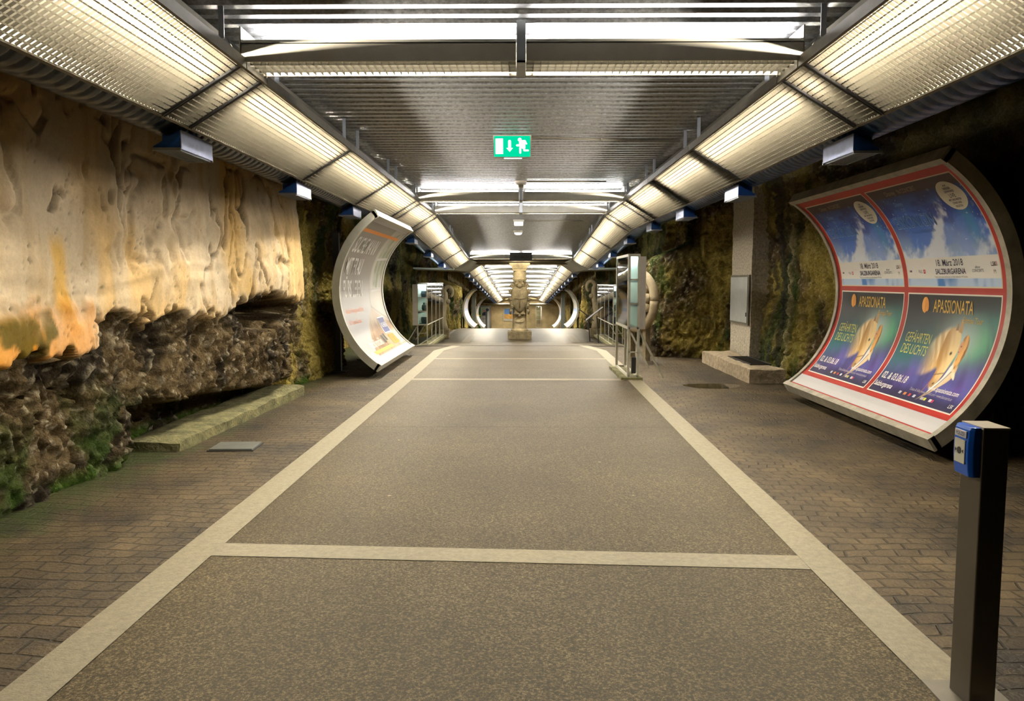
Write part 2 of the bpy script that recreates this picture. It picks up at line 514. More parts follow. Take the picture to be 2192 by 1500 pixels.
# asphalt panels between the cross strips
bars = [(4.38, 4.60), (12.62, 12.84), (16.05, 16.22)]
xl = lambda y: -1.80 + 0.05 * min(1, max(0, (y - 4) / 9))
xr = lambda y: 1.60 + 0.12 * min(1, max(0, (y - 4) / 9))
def slab(name, y0, y1, z=0.006, m='asphalt', s0=None, s1=None, x0=None, x1=None):
    """panel whose near and far ends follow the skewed crossbars"""
    s0 = skew(y0) if s0 is None else s0; s1 = skew(y1) if s1 is None else s1
    n = max(2, int((y1 - y0) / 0.4))
    P = np.zeros((n + 1, 2, 3))
    for i in range(n + 1):
        t = i / n; y = y0 + (y1 - y0) * t; s_ = s0 + (s1 - s0) * t
        P[i, 0] = ((x0 if x0 is not None else xl(y)), y + 2.0 * s_, 0); P[i, 1] = ((x1 if x1 is not None else xr(y)), y - 2.0 * s_, 0)
    P[..., 2] = zf(P[..., 1]) + z
    return struct(grid_obj(name, P, M[m], smooth=False))
slab('floor', 1.0, 4.38)
slab('floor', 4.60, 12.62)
slab('floor', 12.84, 16.05, s0=0, s1=0)
slab('floor', 16.22, 23.5, s0=0, s1=0)
strip_obj('floor', -3.05, 3.05, 23.5, 38.6, 0.016, M['asphalt'])
strip_obj('floor', -2.75, 2.75, 38.6, 86, 0.010, M['asphalt'])
n_trim = 0
def trim(o):
    global n_trim
    n_trim += 1
    o.name = 'trim_%d' % n_trim
    return o
trim(slab('t', 4.38, 4.60, 0.009, 'stone_strip', skew(4.38), skew(4.38)))
trim(slab('t', 12.62, 12.84, 0.009, 'stone_strip', 0.012, 0))
trim(slab('t', 16.05, 16.22, 0.009, 'stone_strip', 0, 0))
# paved borders left and right of the asphalt
trim(strip_obj('t', lambda y: xl(y) - 0.22, xl, 1.0, 17.2, 0.010, M['stone_strip'], 1.3))
trim(strip_obj('t', xr, lambda y: xr(y) + 0.22, 1.0, 17.2, 0.010, M['stone_strip'], 1.3))
trim(strip_obj('t', lambda y: xl(17.2) - 0.22 - (y - 17.2) * 0.012, lambda y: xl(17.2) - (y - 17.2) * 0.0, 17.2, 23.5, 0.010, M['stone_strip']))
trim(strip_obj('t', lambda y: xr(17.2), lambda y: xr(17.2) + 0.22 + (y - 17.2) * 0.012, 17.2, 23.5, 0.010, M['stone_strip']))
# border where the paving widens into the hall
trim(strip_obj('t', -3.15, -1.9, 23.25, 23.5, 0.018, M['stone_strip']))
trim(strip_obj('t', 1.75, 3.15, 23.25, 23.5, 0.018, M['stone_strip']))
trim(strip_obj('t', -3.2, -3.05, 23.25, 38.6, 0.018, M['stone_strip']))
trim(strip_obj('t', 3.05, 3.2, 23.25, 38.6, 0.018, M['stone_strip']))
trim(strip_obj('t', -2.25, -1.95, 29.6, 34.3, 0.021, M['stone_strip']))
trim(strip_obj('t', 1.95, 2.25, 29.6, 34.3, 0.021, M['stone_strip']))
# thin joint lines across the near asphalt
M['joint'] = mat('dark_joint', (0.035, 0.03, 0.022), 0.8)
for yj, wj in ((8.55, 0.012), (14.4, 0.012)):
    trim(slab('t', yj, yj + wj, 0.008, 'joint', 0.0, 0.0))

# drain grate slots near the hall corner on the left (dark slits in the white border)
# ================================================================== rock walls
def resample(path, step):
    pts = np.array(path, float)
    d = np.r_[0, np.cumsum(np.hypot(*np.diff(pts, axis=0).T))]
    n = int(d[-1] / step)
    s_ = np.linspace(0, d[-1], n + 1)
    X = np.interp(s_, d, pts[:, 0]); Y = np.interp(s_, d, pts[:, 1])
    k = max(1, int(0.35 / step))            # round the corners a little
    ker = np.ones(2 * k + 1) / (2 * k + 1)
    Xs = np.convolve(np.pad(X, k, mode='edge'), ker, 'valid'); Ys = np.convolve(np.pad(Y, k, mode='edge'), ker, 'valid')
    Xs[0], Ys[0], Xs[-1], Ys[-1] = X[0], Y[0], X[-1], Y[-1]
    tx, ty = np.gradient(Xs), np.gradient(Ys)
    L = np.hypot(tx, ty) + 1e-9
    return s_, Xs, Ys, tx / L, ty / L

C_TAN = np.array(srgb(232, 200, 146)); C_GREY = np.array(srgb(218, 202, 176)); C_OCH = np.array(srgb(226, 180, 76))
C_ORG = np.array(srgb(216, 146, 40)); C_CON = np.array(srgb(108, 92, 64)); C_CON2 = np.array(srgb(46, 38, 26))
C_PEB = np.array(srgb(224, 212, 184)); C_OLV = np.array(srgb(190, 172, 86)); C_MOSS = np.array(srgb(54, 84, 16))
C_DRK = np.array(srgb(56, 44, 28))

def rock_wall(name, path, z1, step, side, style):
    s_, X, Y, tx, ty = resample(path, step)
    nxv, nyv = (ty, -tx) if side < 0 else (-ty, tx)     # normal into the passage (path runs towards +Y)
    nz = int((z1 + 0.15) / step)
    h = np.linspace(-0.15, z1, nz + 1)
    SS, H = np.meshgrid(s_, h)
    XX = np.broadcast_to(X, SS.shape); YY = np.broadcast_to(Y, SS.shape)
    # conglomerate relief
    lo = fbm(SS * 0.55, H * 0.55, 3.0, 3) - 0.5
    mid = fbm(SS * 2.3, H * 2.0, 9.0, 4) - 0.5
    w1, c1 = worley(SS * 11 + 3 * mid, H * 10)
    w2, c2 = worley(SS * 24 + 2 * mid, H * 22)
    fine = fbm(SS * 16, H * 12, 1.0, 3) - 0.5
    streak = fbm(SS * 7.0, H * 0.8, 4.0, 4)
    rough = 0.28 * lo + 0.17 * mid + 0.045 * (0.55 - w1) * (c1 > 0.5) + 0.035 * (0.5 - w2) * (c2 > 0.3) + 0.12 * fine
    # ridges: rough rock has sharp pockets
    rid = np.abs(fbm(SS * 4.2, H * 3.4, 7.0, 4) - 0.5)
    rough = rough - 0.10 * np.exp(-(rid / 0.025) ** 2) * (mid < 0.03)
    cn = fbm(SS * 3, H * 3, 5.0, 5)
    base = mix3(C_CON2, C_CON, sstep(0.32, 0.62, cn))
    base = mix3(base, C_PEB, sstep(0.80, 0.9, c2) * sstep(0.5, 0.25, w2) * 0.5)
    base = mix3(base, C_PEB * 0.55, sstep(0.86, 0.93, c1) * sstep(0.5, 0.3, w1) * 0.6)
    base = mix3(base, C_DRK, sstep(0.02, 0.0, rid) * 0.6)
    if style == 'near_left':
        nb = fbm(SS * 1.7, H * 0.0, 2.0, 4) - 0.5
        nb2 = fbm(SS * 5.0, H * 5, 2.0, 4) - 0.5
        nb3 = fbm(SS * 14, H * 14, 2.0, 3) - 0.5
        zb = np.where(YY < 6.25, 1.02, 1.26) + 0.18 * nb + 0.26 * nb2 + 0.16 * nb3
        zb = zb + 0.10 * sstep(8.2, 9.4, YY)
        end = sstep(11.25, 11.05, YY + 0.25 * nb2)
        sm = sstep(-0.03, 0.05, H - zb) * end
        soft = 0.22 * lo + 0.10 * (fbm(SS * 1.4, H * 0.9, 6.0, 3) - 0.5) + 0.012 * fine
        fold = np.abs(fbm(SS * 1.7 + 0.9 * mid, H * 0.8, 51.0, 4) - 0.5)
        soft = soft - 0.045 * np.exp(-(fold / 0.02) ** 2) * sstep(0.42, 0.55, fbm(SS * 1.2, H * 1.5, 61.0, 3)) + 0.035 * (fbm(SS * 4, H * 3, 71.0, 4) - 0.5)
        cr = np.abs(fbm(SS * 1.9 + 0.35 * mid, H * 0.75, 12.0, 4) - 0.5)
        crx = np.exp(-(cr / 0.009) ** 2) * (fbm(SS * 1.1, H * 1.1, 22.0, 2) > 0.46)
        pit = np.exp(-(w2 / 0.16) ** 2) * (c2 > 0.75) * (fbm(SS * 2, H * 2, 31.0, 2) > 0.5)
        soft = soft - 0.05 * crx - 0.022 * pit + 0.10
        lobe = sstep(6.4, 5.95, YY + 0.25 * nb2) * sstep(0.98, 1.05, H) * sstep(1.50, 1.28, H + 0.35 * nb2)
        soft = soft + 0.06 * lobe
        hole = sstep(1.15, 0.75, np.sqrt(((YY - 9.9) / 0.9) ** 2 + ((H - 1.22 - 0.25 * nb2) / 0.17) ** 2) + 1.1 * nb2 + 0.9 * nb3)
        rough = rough * 1.25 - 0.03
        d = rough * (1 - sm) + soft * sm - 0.55 * hole
        uc = np.where(YY > 6.9, 0.46 - 0.055 * (YY - 6.9), 0.0) + 0.14 * nb2 + 0.06 * nb3
        und = sstep(0.04, -0.04, H - uc) * sstep(6.7, 6.95, YY + 0.2 * nb2) * sstep(11.4, 11.1, YY)
        d = d - 0.55 * und
        sc = mix3(C_GREY, C_TAN, sstep(0.36, 0.56, fbm(SS * 0.9, H * 0.6, 15.0, 3)))
        sc = mix3(sc, C_TAN * 0.72, sstep(0.52, 0.7, streak) * 0.6)
        sc = mix3(sc, C_GREY * 1.12, sstep(0.60, 0.72, fbm(SS * 2.6, H * 0.9, 18.0, 4)) * 0.7)
        wob = 0.10 * (fbm(H * 2.0, 0.0, 4.0, 3) - 0.5)
        o1 = np.exp(-((YY - 5.78 - wob) / 0.13) ** 4) * sstep(1.30, 1.42, H) * sstep(2.0, 1.8, H)
        o2 = np.exp(-((YY - 8.85 - 2 * wob + 0.2 * (H - 1.9)) / 0.30) ** 4) * sstep(1.35, 1.5, H)
        sc = mix3(sc, C_OCH, np.clip(o1 + 0.75 * o2 * (0.55 + 0.6 * cn), 0, 1) * 0.8)
        sc = mix3(sc, C_ORG, lobe * (0.55 + 0.9 * np.clip(cn - 0.2, 0, 0.5)))
        sc = mix3(sc, C_MOSS * 0.6, lobe * sstep(0.56, 0.66, fbm(SS * 4, H * 4, 41.0, 3)) * 0.8)
        sc = mix3(sc, C_DRK * 1.5, crx * 0.75); sc = mix3(sc, C_CON2, pit * 0.7)
        # upper wall painted a darker brown, following the shade above the light line
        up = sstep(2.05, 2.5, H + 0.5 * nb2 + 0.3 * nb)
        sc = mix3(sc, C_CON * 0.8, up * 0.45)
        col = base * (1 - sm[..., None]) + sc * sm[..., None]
        grn = sstep(0.85, 0.2, H + 0.5 * nb2) * sstep(7.6, 6.4, YY) * sstep(0.40, 0.54, fbm(SS * 2.2, H * 2.2, 27.0, 3))
        col = mix3(col, C_MOSS * 0.8, grn * 0.85)
        col = mix3(col, C_MOSS * 1.6, sstep(0.16, 0.02, H) * sstep(0.3, 0.5, cn) * 0.9)
        olv = sstep(10.9, 11.4, YY) * sstep(0.30, 0.55, fbm(SS * 1.3, H * 1.3, 33.0, 3))
        col = mix3(col, C_OLV, olv * 0.75)
        col = mix3(col, C_MOSS, sstep(10.9, 11.6, YY) * sstep(0.55, 0.68, fbm(SS * 2.1, H * 0.9, 35.0, 3)) * 0.7)
    else:
        d = rough * 1.1 + 0.06 * (streak - 0.5)
        olv = sstep(0.36, 0.56, fbm(SS * 0.9, H * 0.9, 33.0, 3))
        col = mix3(base, C_OLV * (1.0 if style != 'far' else 1.15), olv * 0.75)
        col = mix3(col, C_MOSS * 0.8, sstep(0.50, 0.66, fbm(SS * 1.6, H * 0.8, 35.0, 4)) * 0.75)
        if style == 'right':
            # dark wet streak either side of the concrete pier and a water run near the billboard
            wet = np.exp(-((YY - 13.7) / 0.5) ** 4) * sstep(0.35, 0.5, streak) + np.exp(-((YY - 15.95) / 0.25) ** 4) * 0.7
            wet = np.clip(wet, 0, 1) * (XX > 4.0)
            col = mix3(col, np.array(srgb(44, 46, 42)), wet * 0.85)
            run = np.exp(-((YY - 13.05 + 0.12 * (fbm(H * 2, 0, 3, 3) - 0.5)) / 0.06) ** 2) * (XX > 4.0)
            d = d + 0.05 * run
            col = mix3(col, np.array(srgb(170, 160, 120)), run * 0.85)
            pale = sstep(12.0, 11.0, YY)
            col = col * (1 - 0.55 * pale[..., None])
        if style != 'far':   # the rock is cut back where the air duct passes
            d = d - 0.75 * sstep(2.0, 2.45, H) * (np.abs(XX) < 3.75)
        up = sstep(1.9, 2.6, H + 0.8 * (cn - 0.5))  # shade of the upper rock put into its colour
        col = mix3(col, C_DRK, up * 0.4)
        if style == 'far':
            col = mix3(col, np.array(srgb(190, 165, 110)), sstep(0.4, 0.6, streak) * 0.6)
    alpha = np.ones(col.shape[:2]) if style != 'near_left' else 1 - 0.8 * sm
    col = np.concatenate([np.clip(col, 0, 1), alpha[..., None]], -1)
    P = np.stack([XX + nxv * d, YY + nyv * d, H + zf(YY)], -1)
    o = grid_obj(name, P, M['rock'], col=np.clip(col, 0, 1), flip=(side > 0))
    return struct(o)

# left: near stretch with its tan crust, then the far stretch up to the hall's end
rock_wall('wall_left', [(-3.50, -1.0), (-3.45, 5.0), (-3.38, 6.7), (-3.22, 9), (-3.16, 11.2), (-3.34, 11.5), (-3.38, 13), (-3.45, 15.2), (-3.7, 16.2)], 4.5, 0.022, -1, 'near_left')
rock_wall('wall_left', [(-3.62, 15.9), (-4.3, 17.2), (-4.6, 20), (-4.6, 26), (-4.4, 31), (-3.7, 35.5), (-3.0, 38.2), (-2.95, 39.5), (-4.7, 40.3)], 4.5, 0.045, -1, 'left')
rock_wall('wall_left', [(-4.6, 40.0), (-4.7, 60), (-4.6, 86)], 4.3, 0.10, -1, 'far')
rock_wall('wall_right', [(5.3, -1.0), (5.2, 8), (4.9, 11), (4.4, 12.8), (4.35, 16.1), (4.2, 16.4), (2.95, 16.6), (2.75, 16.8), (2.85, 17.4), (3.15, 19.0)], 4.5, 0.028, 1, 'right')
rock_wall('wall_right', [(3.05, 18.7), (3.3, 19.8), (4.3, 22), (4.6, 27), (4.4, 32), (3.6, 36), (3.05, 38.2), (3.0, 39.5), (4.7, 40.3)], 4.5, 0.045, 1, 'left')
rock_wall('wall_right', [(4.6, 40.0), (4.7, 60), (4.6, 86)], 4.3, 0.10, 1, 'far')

# rock roof over everything, closing plate behind the camera stays open
ys = np.arange(-1, 88, 1.0); xs = np.linspace(-7, 7, 15)
XX, YY = np.meshgrid(xs, ys)
P = np.stack([XX, YY, 4.15 + zf(YY) + 0.35 * (fbm(XX * 0.7, YY * 0.7, 0, 3) - 0.5)], -1)
struct(grid_obj('ceiling', P, M['rock_dark'], flip=True))
b = MB(); zz = zF(86)
b.box(-5.2, 5.2, 86.0, 86.3, zz - 0.2, zz + 4.4)
M['end_wall'] = mat('end_wall_rock', srgb(205, 185, 140), 0.8, var=0.35, scale=0.9, bump=0.4, bscale=3)
struct(b.build('wall_back', M['end_wall']))

# ================================================================== corrugated ceiling
def corrugated(y0, y1, per, xw=2.35):
    ys, zs = [], []
    y = y0
    while y < y1:
        for t, z in ((0.0, 0.0), (0.42, 0.0), (0.55, 0.045), (0.87, 0.045)):
            ys.append(y + t * per); zs.append(z)
        y += per
    ys = np.array(ys); zs = np.array(zs)
    xs = np.array([-xw, 0, xw])
    P = np.zeros((len(ys), 3, 3))
    P[..., 0] = xs[None]; P[..., 1] = ys[:, None]; P[..., 2] = (3.36 + zf(ys) + zs)[:, None]
    return struct(grid_obj('ceiling', P, M['galv'], smooth=False, flip=True))
corrugated(0.5, 18.3, 0.19)
corrugated(18.3, 30.0, 0.10)
corrugated(30.0, 38.6, 0.19, 2.2)
corrugated(38.6, 86.0, 0.38)

# ================================================================== long light troughs
DU = np.array([0.57, -0.35]); WID = float(np.hypot(*DU)); DU = DU / WID       # across the trough, inner edge -> outer edge
DN = np.array([0.35, 0.57]) / WID                                            # away from the visible face (up and out)
def tp(side, y, u, n):
    """point on a trough: u metres from the inner edge, n metres behind the louvre face"""
    x = 1.93 + DU[0] * u + DN[0] * n
    z = 3.10 + DU[1] * u + DN[1] * n
    return (side * x, y, z + zF(y))
NS = 15
ordw = ['first', 'second', 'third', 'fourth', 'fifth', 'sixth', 'seventh', 'eighth', 'ninth', 'tenth', 'eleventh', 'twelfth', 'thirteenth',
        'fourteenth', 'fifteenth', 'sixteenth']
def trough(side, y0, y1, cell, label, group, tube_us=(0.20,), gap=0.12):
    org = tp(side, y0, 0, 0)
    t = thing('light_trough', label, 'light', org, 0, group)
    R = lambda p: (p[0] - org[0], p[1] - org[1], p[2] - org[2])
    T = lambda y, u, n: R(tp(side, y, u, n))
    L = MB()
    n = max(2, int(round((y1 - y0 - 0.02) / cell)))
    ysr = np.linspace(y0 + 0.01, y1 - 0.01, n + 1)
    hgt = 0.026
    for k in range(NS + 1):       # long slats
        u = WID * k / NS
        v = []; f = []
        for i, y in enumerate((y0, y1)):   # the slats stand upright although the trough is tilted
            v += [T(y, u, -0.004), T(y, u - 0.6 * 0.007, 0.007)]
        L.add(v, [(0, 2, 3, 1)])
    lean = 0.3 * cell
    for y in ysr:                  # cross blades, slightly dished
        v = []; f = []
        for j, u in enumerate((0.0, WID)):
            v += [T(y, u, 0), T(y + lean * 0.65, u, hgt * 0.45), T(y + lean, u, hgt)]
        L.add(v, [(0, 3, 4, 1), (1, 4, 5, 2)])
    L.build('louvre', M['louver'], t)
    h = MB()                      # housing behind with white inside
    for (u0, n0, u1, n1) in ((0.0, 0.05, 0.0, 0.20), (0.10, 0.155, WID, 0.155), (WID, 0.155, WID, 0.03)):
        h.add([T(y0, u0, n0), T(y1, u0, n0), T(y1, u1, n1), T(y0, u1, n1)], [(0, 1, 2, 3)])
    for y in (y0, y1):
        h.add([T(y, 0, 0.03), T(y, WID, 0.03), T(y, WID, 0.13), T(y, 0, 0.13)], [(0, 1, 2, 3)])
    h.build('housing', M['reflector'], t)
    for (u0, u1, n0, n1) in ((-0.05, 0.0, -0.012, 0.055), (WID, WID + 0.02, -0.005, 0.14)):   # edge profiles
        fr = MB()
        v = [T(y, u, n) for y in (y0, y1) for (u, n) in ((u0, n0), (u1, n0), (u1, n1), (u0, n1))]
        if u0 < 0:      # the inner profile is an upright skirt
            v = [(side * dx, q[1], q[2]) for y in (y0, y1) for (dx, dz) in ((-0.03, -0.042), (-0.006, -0.042), (-0.006, 0.03), (-0.03, 0.03)) for q in (T(y, 0, 0),) for q in ((0, q[1], q[2] + dz),)]
        fr.hexa(v)
        fr.build('edge_profile', M['trough_frame'], t)
    for y in (y0 + 0.004, y1 - 0.004):
        e = MB()
        a, b_ = T(y, 0, -0.006), T(y, WID, -0.006)
        e.bar(a, b_, 0.008 if 5 < y < 6.3 else 0.004, 0.02)
        e.build('end_rib', M['dark_metal'], t)
    sd = MB(); sd.add([T(y0, 0.002, 0.155), T(y1, 0.002, 0.155), T(y1, 0.10, 0.155), T(y0, 0.10, 0.155)], [(0, 1, 2, 3)])
    sd.build('top_diffuser', M['side_diffuser'], t)
    for u in tube_us:
        tb = MB(); tb.tube(T(y0 + gap, u, 0.12), T(y1 - gap, u, 0.12), 0.014, 8, cap=False)
        tb.build('tube', M['tube'], t)
    for y in ((y0 + 0.35, y1 - 0.35) if y1 - y0 > 1 else ()):   # flat hanger straps up to the sheeting
        s_ = MB(); s_.box(-0.018, 0.018, -0.004, 0.004, 0.0, 0.27)
        o = s_.build('hanger', M['strap'], t)
        p = T(y, -0.03, 0.06); o.location = p
        o.location.z = p[2] - 0.01
    return t
secN = [(3.55, 5.62), (5.64, 6.07), (6.09, 9.2), (9.22, 12.1), (12.12, 15.0), (15.02, 15.55), (15.57, 18.0)]
secS = [(18.0, 18.5), (18.52, 22.3), (22.32, 26.1), (26.12, 29.85)]
def trough_label(side, k, y0):
    s_ = 'left' if side < 0 else 'right'
    names = ['large louvred light trough nearest the camera in the %s row' % s_,
             'short louvred trough between two dark ribs at the nearest cross light, %s row' % s_,
             'louvred trough just past the short one at the nearest cross light, %s row' % s_,
             'louvred trough in the middle of the level stretch, %s row' % s_,
             'louvred trough ending at the second cross light, %s row' % s_,
             'short louvred trough beside the second cross light, %s row' % s_,
             'louvred trough between the second and third cross lights, %s row' % s_,
             'short louvred trough at the bend where the ceiling dips, %s row' % s_,
             'upper sloping louvred trough just after the ceiling bend, %s row' % s_,
             'middle sloping louvred trough beyond the ceiling bend, %s row' % s_,
             'lowest sloping louvred trough ending at the cream soffit, %s row' % s_]
    return names[k]
for side in (-1, 1):
    for k, (a, b_) in enumerate(secN + secS):
        dim = 0.35 if (side > 0 and k in (3, 4)) else 0.12
        trough(side, a, b_, 0.046 if a < 12 else 0.07, trough_label(side, k, a), 'louvred light troughs in the front passage', gap=dim)
    m = 12; L0, L1 = 38.62, 85.6
    for k in range(m):
        a = L0 + (L1 - L0) * k / m; b_ = L0 + (L1 - L0) * (k + 1) / m - 0.03
        trough(side, a, b_, 0.2, 'louvred trough in the %s row of the far tunnel, %s from the column' % ('left' if side < 0 else 'right', ordw[k]), 'louvred light troughs in the far tunnel')

# ================================================================== ribbed air ducts
def duct_mat(c0, c1):
    m, nt, b = new_mat('blue_painted_duct')
    tc = nt.nodes.new('ShaderNodeTexCoord')
    n = nt.nodes.new('ShaderNodeTexNoise'); n.inputs['Scale'].default_value = 9; n.inputs['Detail'].default_value = 8; n.inputs['Roughness'].default_value = 0.75
    nt.links.new(tc.outputs['Object'], n.inputs['Vector'])
    cr = nt.nodes.new('ShaderNodeValToRGB')
    cr.color_ramp.elements[0].position = 0.35; cr.color_ramp.elements[0].color = (*c0, 1)
    cr.color_ramp.elements[1].position = 0.75; cr.color_ramp.elements[1].color = (*c1, 1)
    nt.links.new(n.outputs[0], cr.inputs[0]); nt.links.new(cr.outputs[0], b.inputs['Base Color'])
    b.inputs['Roughness'].default_value = 0.32; b.inputs['Metallic'].default_value = 0.25
    return m
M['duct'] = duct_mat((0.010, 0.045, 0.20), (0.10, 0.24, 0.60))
M['duct_shaded'] = duct_mat((0.003, 0.006, 0.015), (0.02, 0.035, 0.07))  # darker copy of the blue paint, with the left side's shade in it
M['duct_half_shaded'] = duct_mat((0.003, 0.012, 0.05), (0.04, 0.11, 0.34))  # half-dark copy of the same paint for the dimmer front right
def duct(side, y0, y1, pitch, per, label, dm='duct'):
    n = int((y1 - y0) / pitch * per); m = 28
    ys = np.linspace(y0, y1, n + 1); th = np.linspace(0, 2 * PI, m + 1)
    TH, YY = np.meshgrid(th, ys)
    ph = YY / pitch + side * TH / (2 * PI)
    fr = ph - np.floor(ph)
    r = 0.205 - 0.016 * np.exp(-((fr - 0.5) / 0.12) ** 2)
    oy = y0; oz = 2.93
    P = np.stack([r * np.cos(TH), YY - oy, r * np.sin(TH) + zf(YY) - zF(oy)], -1)
    o = grid_obj('air_duct', P, M[dm])
    o.location = (side * 2.78, oy, oz + zF(oy))
    return tag(o, label, 'duct')
duct(-1, 1.2, 18.0, 0.13, 7, 'ribbed dark round air duct under the left light troughs, level front stretch', 'duct_shaded')
duct(1, 1.2, 18.0, 0.13, 7, 'ribbed blue round air duct under the right light troughs, level front stretch', 'duct_half_shaded')
duct(-1, 18.0, 29.7, 0.26, 4, 'blue round air duct sloping down behind the large white billboard')
duct(1, 18.0, 29.7, 0.26, 4, 'blue round air duct sloping down to the cream soffit on the right')
duct(-1, 38.8, 85.0, 0.6, 3, 'blue round air duct along the left side of the far tunnel')
duct(1, 38.8, 85.0, 0.6, 3, 'blue round air duct along the right side of the far tunnel')

def outlet_mat():
    m, nt, b = new_mat('blue_chipped_paint')
    tc = nt.nodes.new('ShaderNodeTexCoord')
    n = nt.nodes.new('ShaderNodeTexNoise'); n.inputs['Scale'].default_value = 7; n.inputs['Detail'].default_value = 9; n.inputs['Roughness'].default_value = 0.6
    nt.links.new(tc.outputs['Object'], n.inputs['Vector'])
    cr = nt.nodes.new('ShaderNodeValToRGB')
    cr.color_ramp.elements[0].position = 0.60; cr.color_ramp.elements[0].color = (0.02, 0.10, 0.42, 1)
    cr.color_ramp.elements[1].position = 0.62; cr.color_ramp.elements[1].color = (0.40, 0.50, 0.62, 1)
    nt.links.new(n.outputs[0], cr.inputs[0]); nt.links.new(cr.outputs[0], b.inputs['Base Color'])
    b.inputs['Roughness'].default_value = 0.35
    return m
M['outlet'] = outlet_mat()
M['outlet_front'] = mat('lit_blue_metal', (0.46, 0.53, 0.80), 0.3, 0.3, var=0.18, scale=14)  # front faces painted pale for the fixture light they reflect
# a wedge box: tall inner face towards the walkway, low outer edge, open grille below
def outlet(side, y, label, group):
    t = thing('air_outlet', label, 'vent', (side * 2.60, y, 2.60 + zF(y)), 0, group)
    s_ = side; Ln = 0.62
    b_ = MB()
    pts = [(0.0, 0.0), (0.21, 0.0), (0.21, 0.02), (0.0, 0.14)]
    v = [(s_ * x, yy, z) for yy in (0, Ln) for x, z in pts]
    if s_ > 0: f = [(0, 1, 2, 3), (7, 6, 5, 4), (2, 6, 7, 3), (1, 5, 6, 2), (0, 3, 7, 4)]
    else: f = [(3, 2, 1, 0), (4, 5, 6, 7), (3, 7, 6, 2), (2, 6, 5, 1), (4, 7, 3, 0)]
    b_.add(v, f)
    # neck up to the duct
    x0, x1 = sorted((s_ * 0.05, s_ * 0.20)); b_.box(x0, x1, 0.14, 0.48, 0.03, 0.19)
    b_.build('housing', M['outlet'], t)
    fp = MB(); x0, x1 = sorted((s_ * -0.006, s_ * 0.0)); fp.box(x0, x1, 0.0, Ln, 0.0, 0.142)
    fp.build('front_panel', M['outlet_front'], t)
    g = MB()
    for k in range(7):
        x = s_ * (0.01 + 0.03 * k); g.box(min(x, x + s_ * 0.006), max(x, x + s_ * 0.006), 0.01, Ln - 0.01, -0.012, 0.004)
    rim = 0.012
    x0, x1 = sorted((s_ * -0.006, s_ * 0.216))
    g.box(x0, x1, -rim, 0.0, -0.012, 0.01); g.box(x0, x1, Ln, Ln + rim, -0.012, 0.01)
    g.build('grille', M['strap'], t)
    return t
protos = {}
YL = [6.15, 9.3, 12.4, 15.9, 19.5, 23.1, 26.9]; YR = [6.35, 9.65, 12.85, 16.0, 19.6, 23.2, 26.9]
descL = ['blue wedge air outlet with chipped paint, largest under the left duct', 'second nearest blue wedge air outlet under the left duct',
         'blue wedge air outlet left of the large white billboard top', 'blue wedge air outlet hidden mostly behind the white billboard',
         'blue wedge air outlet just past the top corner of the white billboard', 'blue air outlet midway down the sloping left duct', 'lowest blue air outlet on the sloping left duct by the soffit']
descR = ['blue wedge air outlet above the red-framed billboard, largest under the right duct', 'second nearest blue wedge air outlet under the right duct',
         'third blue wedge air outlet from the camera under the right duct', 'fourth blue wedge air outlet from the camera under the right duct',
         'highest blue air outlet on the sloping right duct', 'blue air outlet midway down the sloping right duct', 'lowest blue air outlet on the sloping right duct by the soffit']
for side, YY_, dd in ((-1, YL, descL), (1, YR, descR)):
    p0 = None
    for k, y in enumerate(YY_):
        if p0 is None: p0 = outlet(side, y, dd[k], 'blue air outlets in the front passage')
        else: copy_thing(p0, (side * 2.60, y, 2.60 + zF(y)), None, dd[k], 'blue air outlets in the front passage')
    for k in range(13):
        y = 40.0 + 3.5 * k
        copy_thing(p0, (side * 2.60, y, 2.60 + zF(y)), None, 'small blue air outlet on the %s duct of the far tunnel, %s from the column' % ('left' if side < 0 else 'right', ordw[k]), 'blue air outlets in the far tunnel')

# ================================================================== cross fixtures
def cross_light(y, label, group, wide=1.93, front=True, near=False):
    z = 3.10 + zF(y)
    t = thing('cross_light', label, 'light', (0, y, z), 0, group)
    D = 0.41
    for s_ in (-1, 1):
        x0, x1 = (0.035, wide) if s_ > 0 else (-wide, -0.035)
        h = MB()
        h.box(x0, x1, 0.0, 0.012, 0.0, 0.125); h.box(x0, x1, D - 0.012, D, 0.0, 0.125)      # fascias
        h.box(x0, x1, 0.0, D, 0.118, 0.13)
        h.box(x0, x1, 0.05, D - 0.05, 0.13, 0.16)                                             # up-light tray
        xe = x1 if s_ > 0 else x0
        h.box(xe - 0.006, xe + 0.006, 0.0, D, 0.0, 0.235)
        h.build('housing', M['housing'], t)
        L = MB()
        n = int((x1 - x0) / 0.052)
        for k in range(n + 1):
            x = x0 + (x1 - x0) * k / n
            L.add([(x, 0.012, 0.002), (x, D - 0.012, 0.002), (x, D - 0.012, 0.03), (x, 0.012, 0.03)], [(0, 1, 2, 3)])
        for k in range(1, 4):
            yy = 0.012 + (D - 0.024) * k / 4
            L.add([(x0, yy, 0.002), (x1, yy, 0.002), (x1, yy, 0.03), (x0, yy, 0.03)], [(0, 1, 2, 3)])
        L.build('louvre', M['louver'], t)
        for yy in (0.14, 0.29):
            tb = MB(); tb.tube((x0 + 0.06, yy, 0.07), (x1 - 0.06, yy, 0.07), 0.013, 8, cap=False)
            tb.build('tube', M['tube_down'], t)
        tb = MB(); tb.tube((x0 + 0.05, 0.20, 0.185), (x1 - 0.02, 0.20, 0.185), 0.013, 8, cap=False)
        tb.build('tube', M['tube_cross'], t)
    s = MB()
    s.box(-0.03, 0.03, -0.012, 0.0, -0.012, 0.26); s.box(-0.03, 0.03, -0.012, D + 0.012, -0.012, 0.0); s.box(-0.03, 0.03, D, D + 0.012, -0.012, 0.26)
    s.build('bracket', M['strap'], t)
    return t
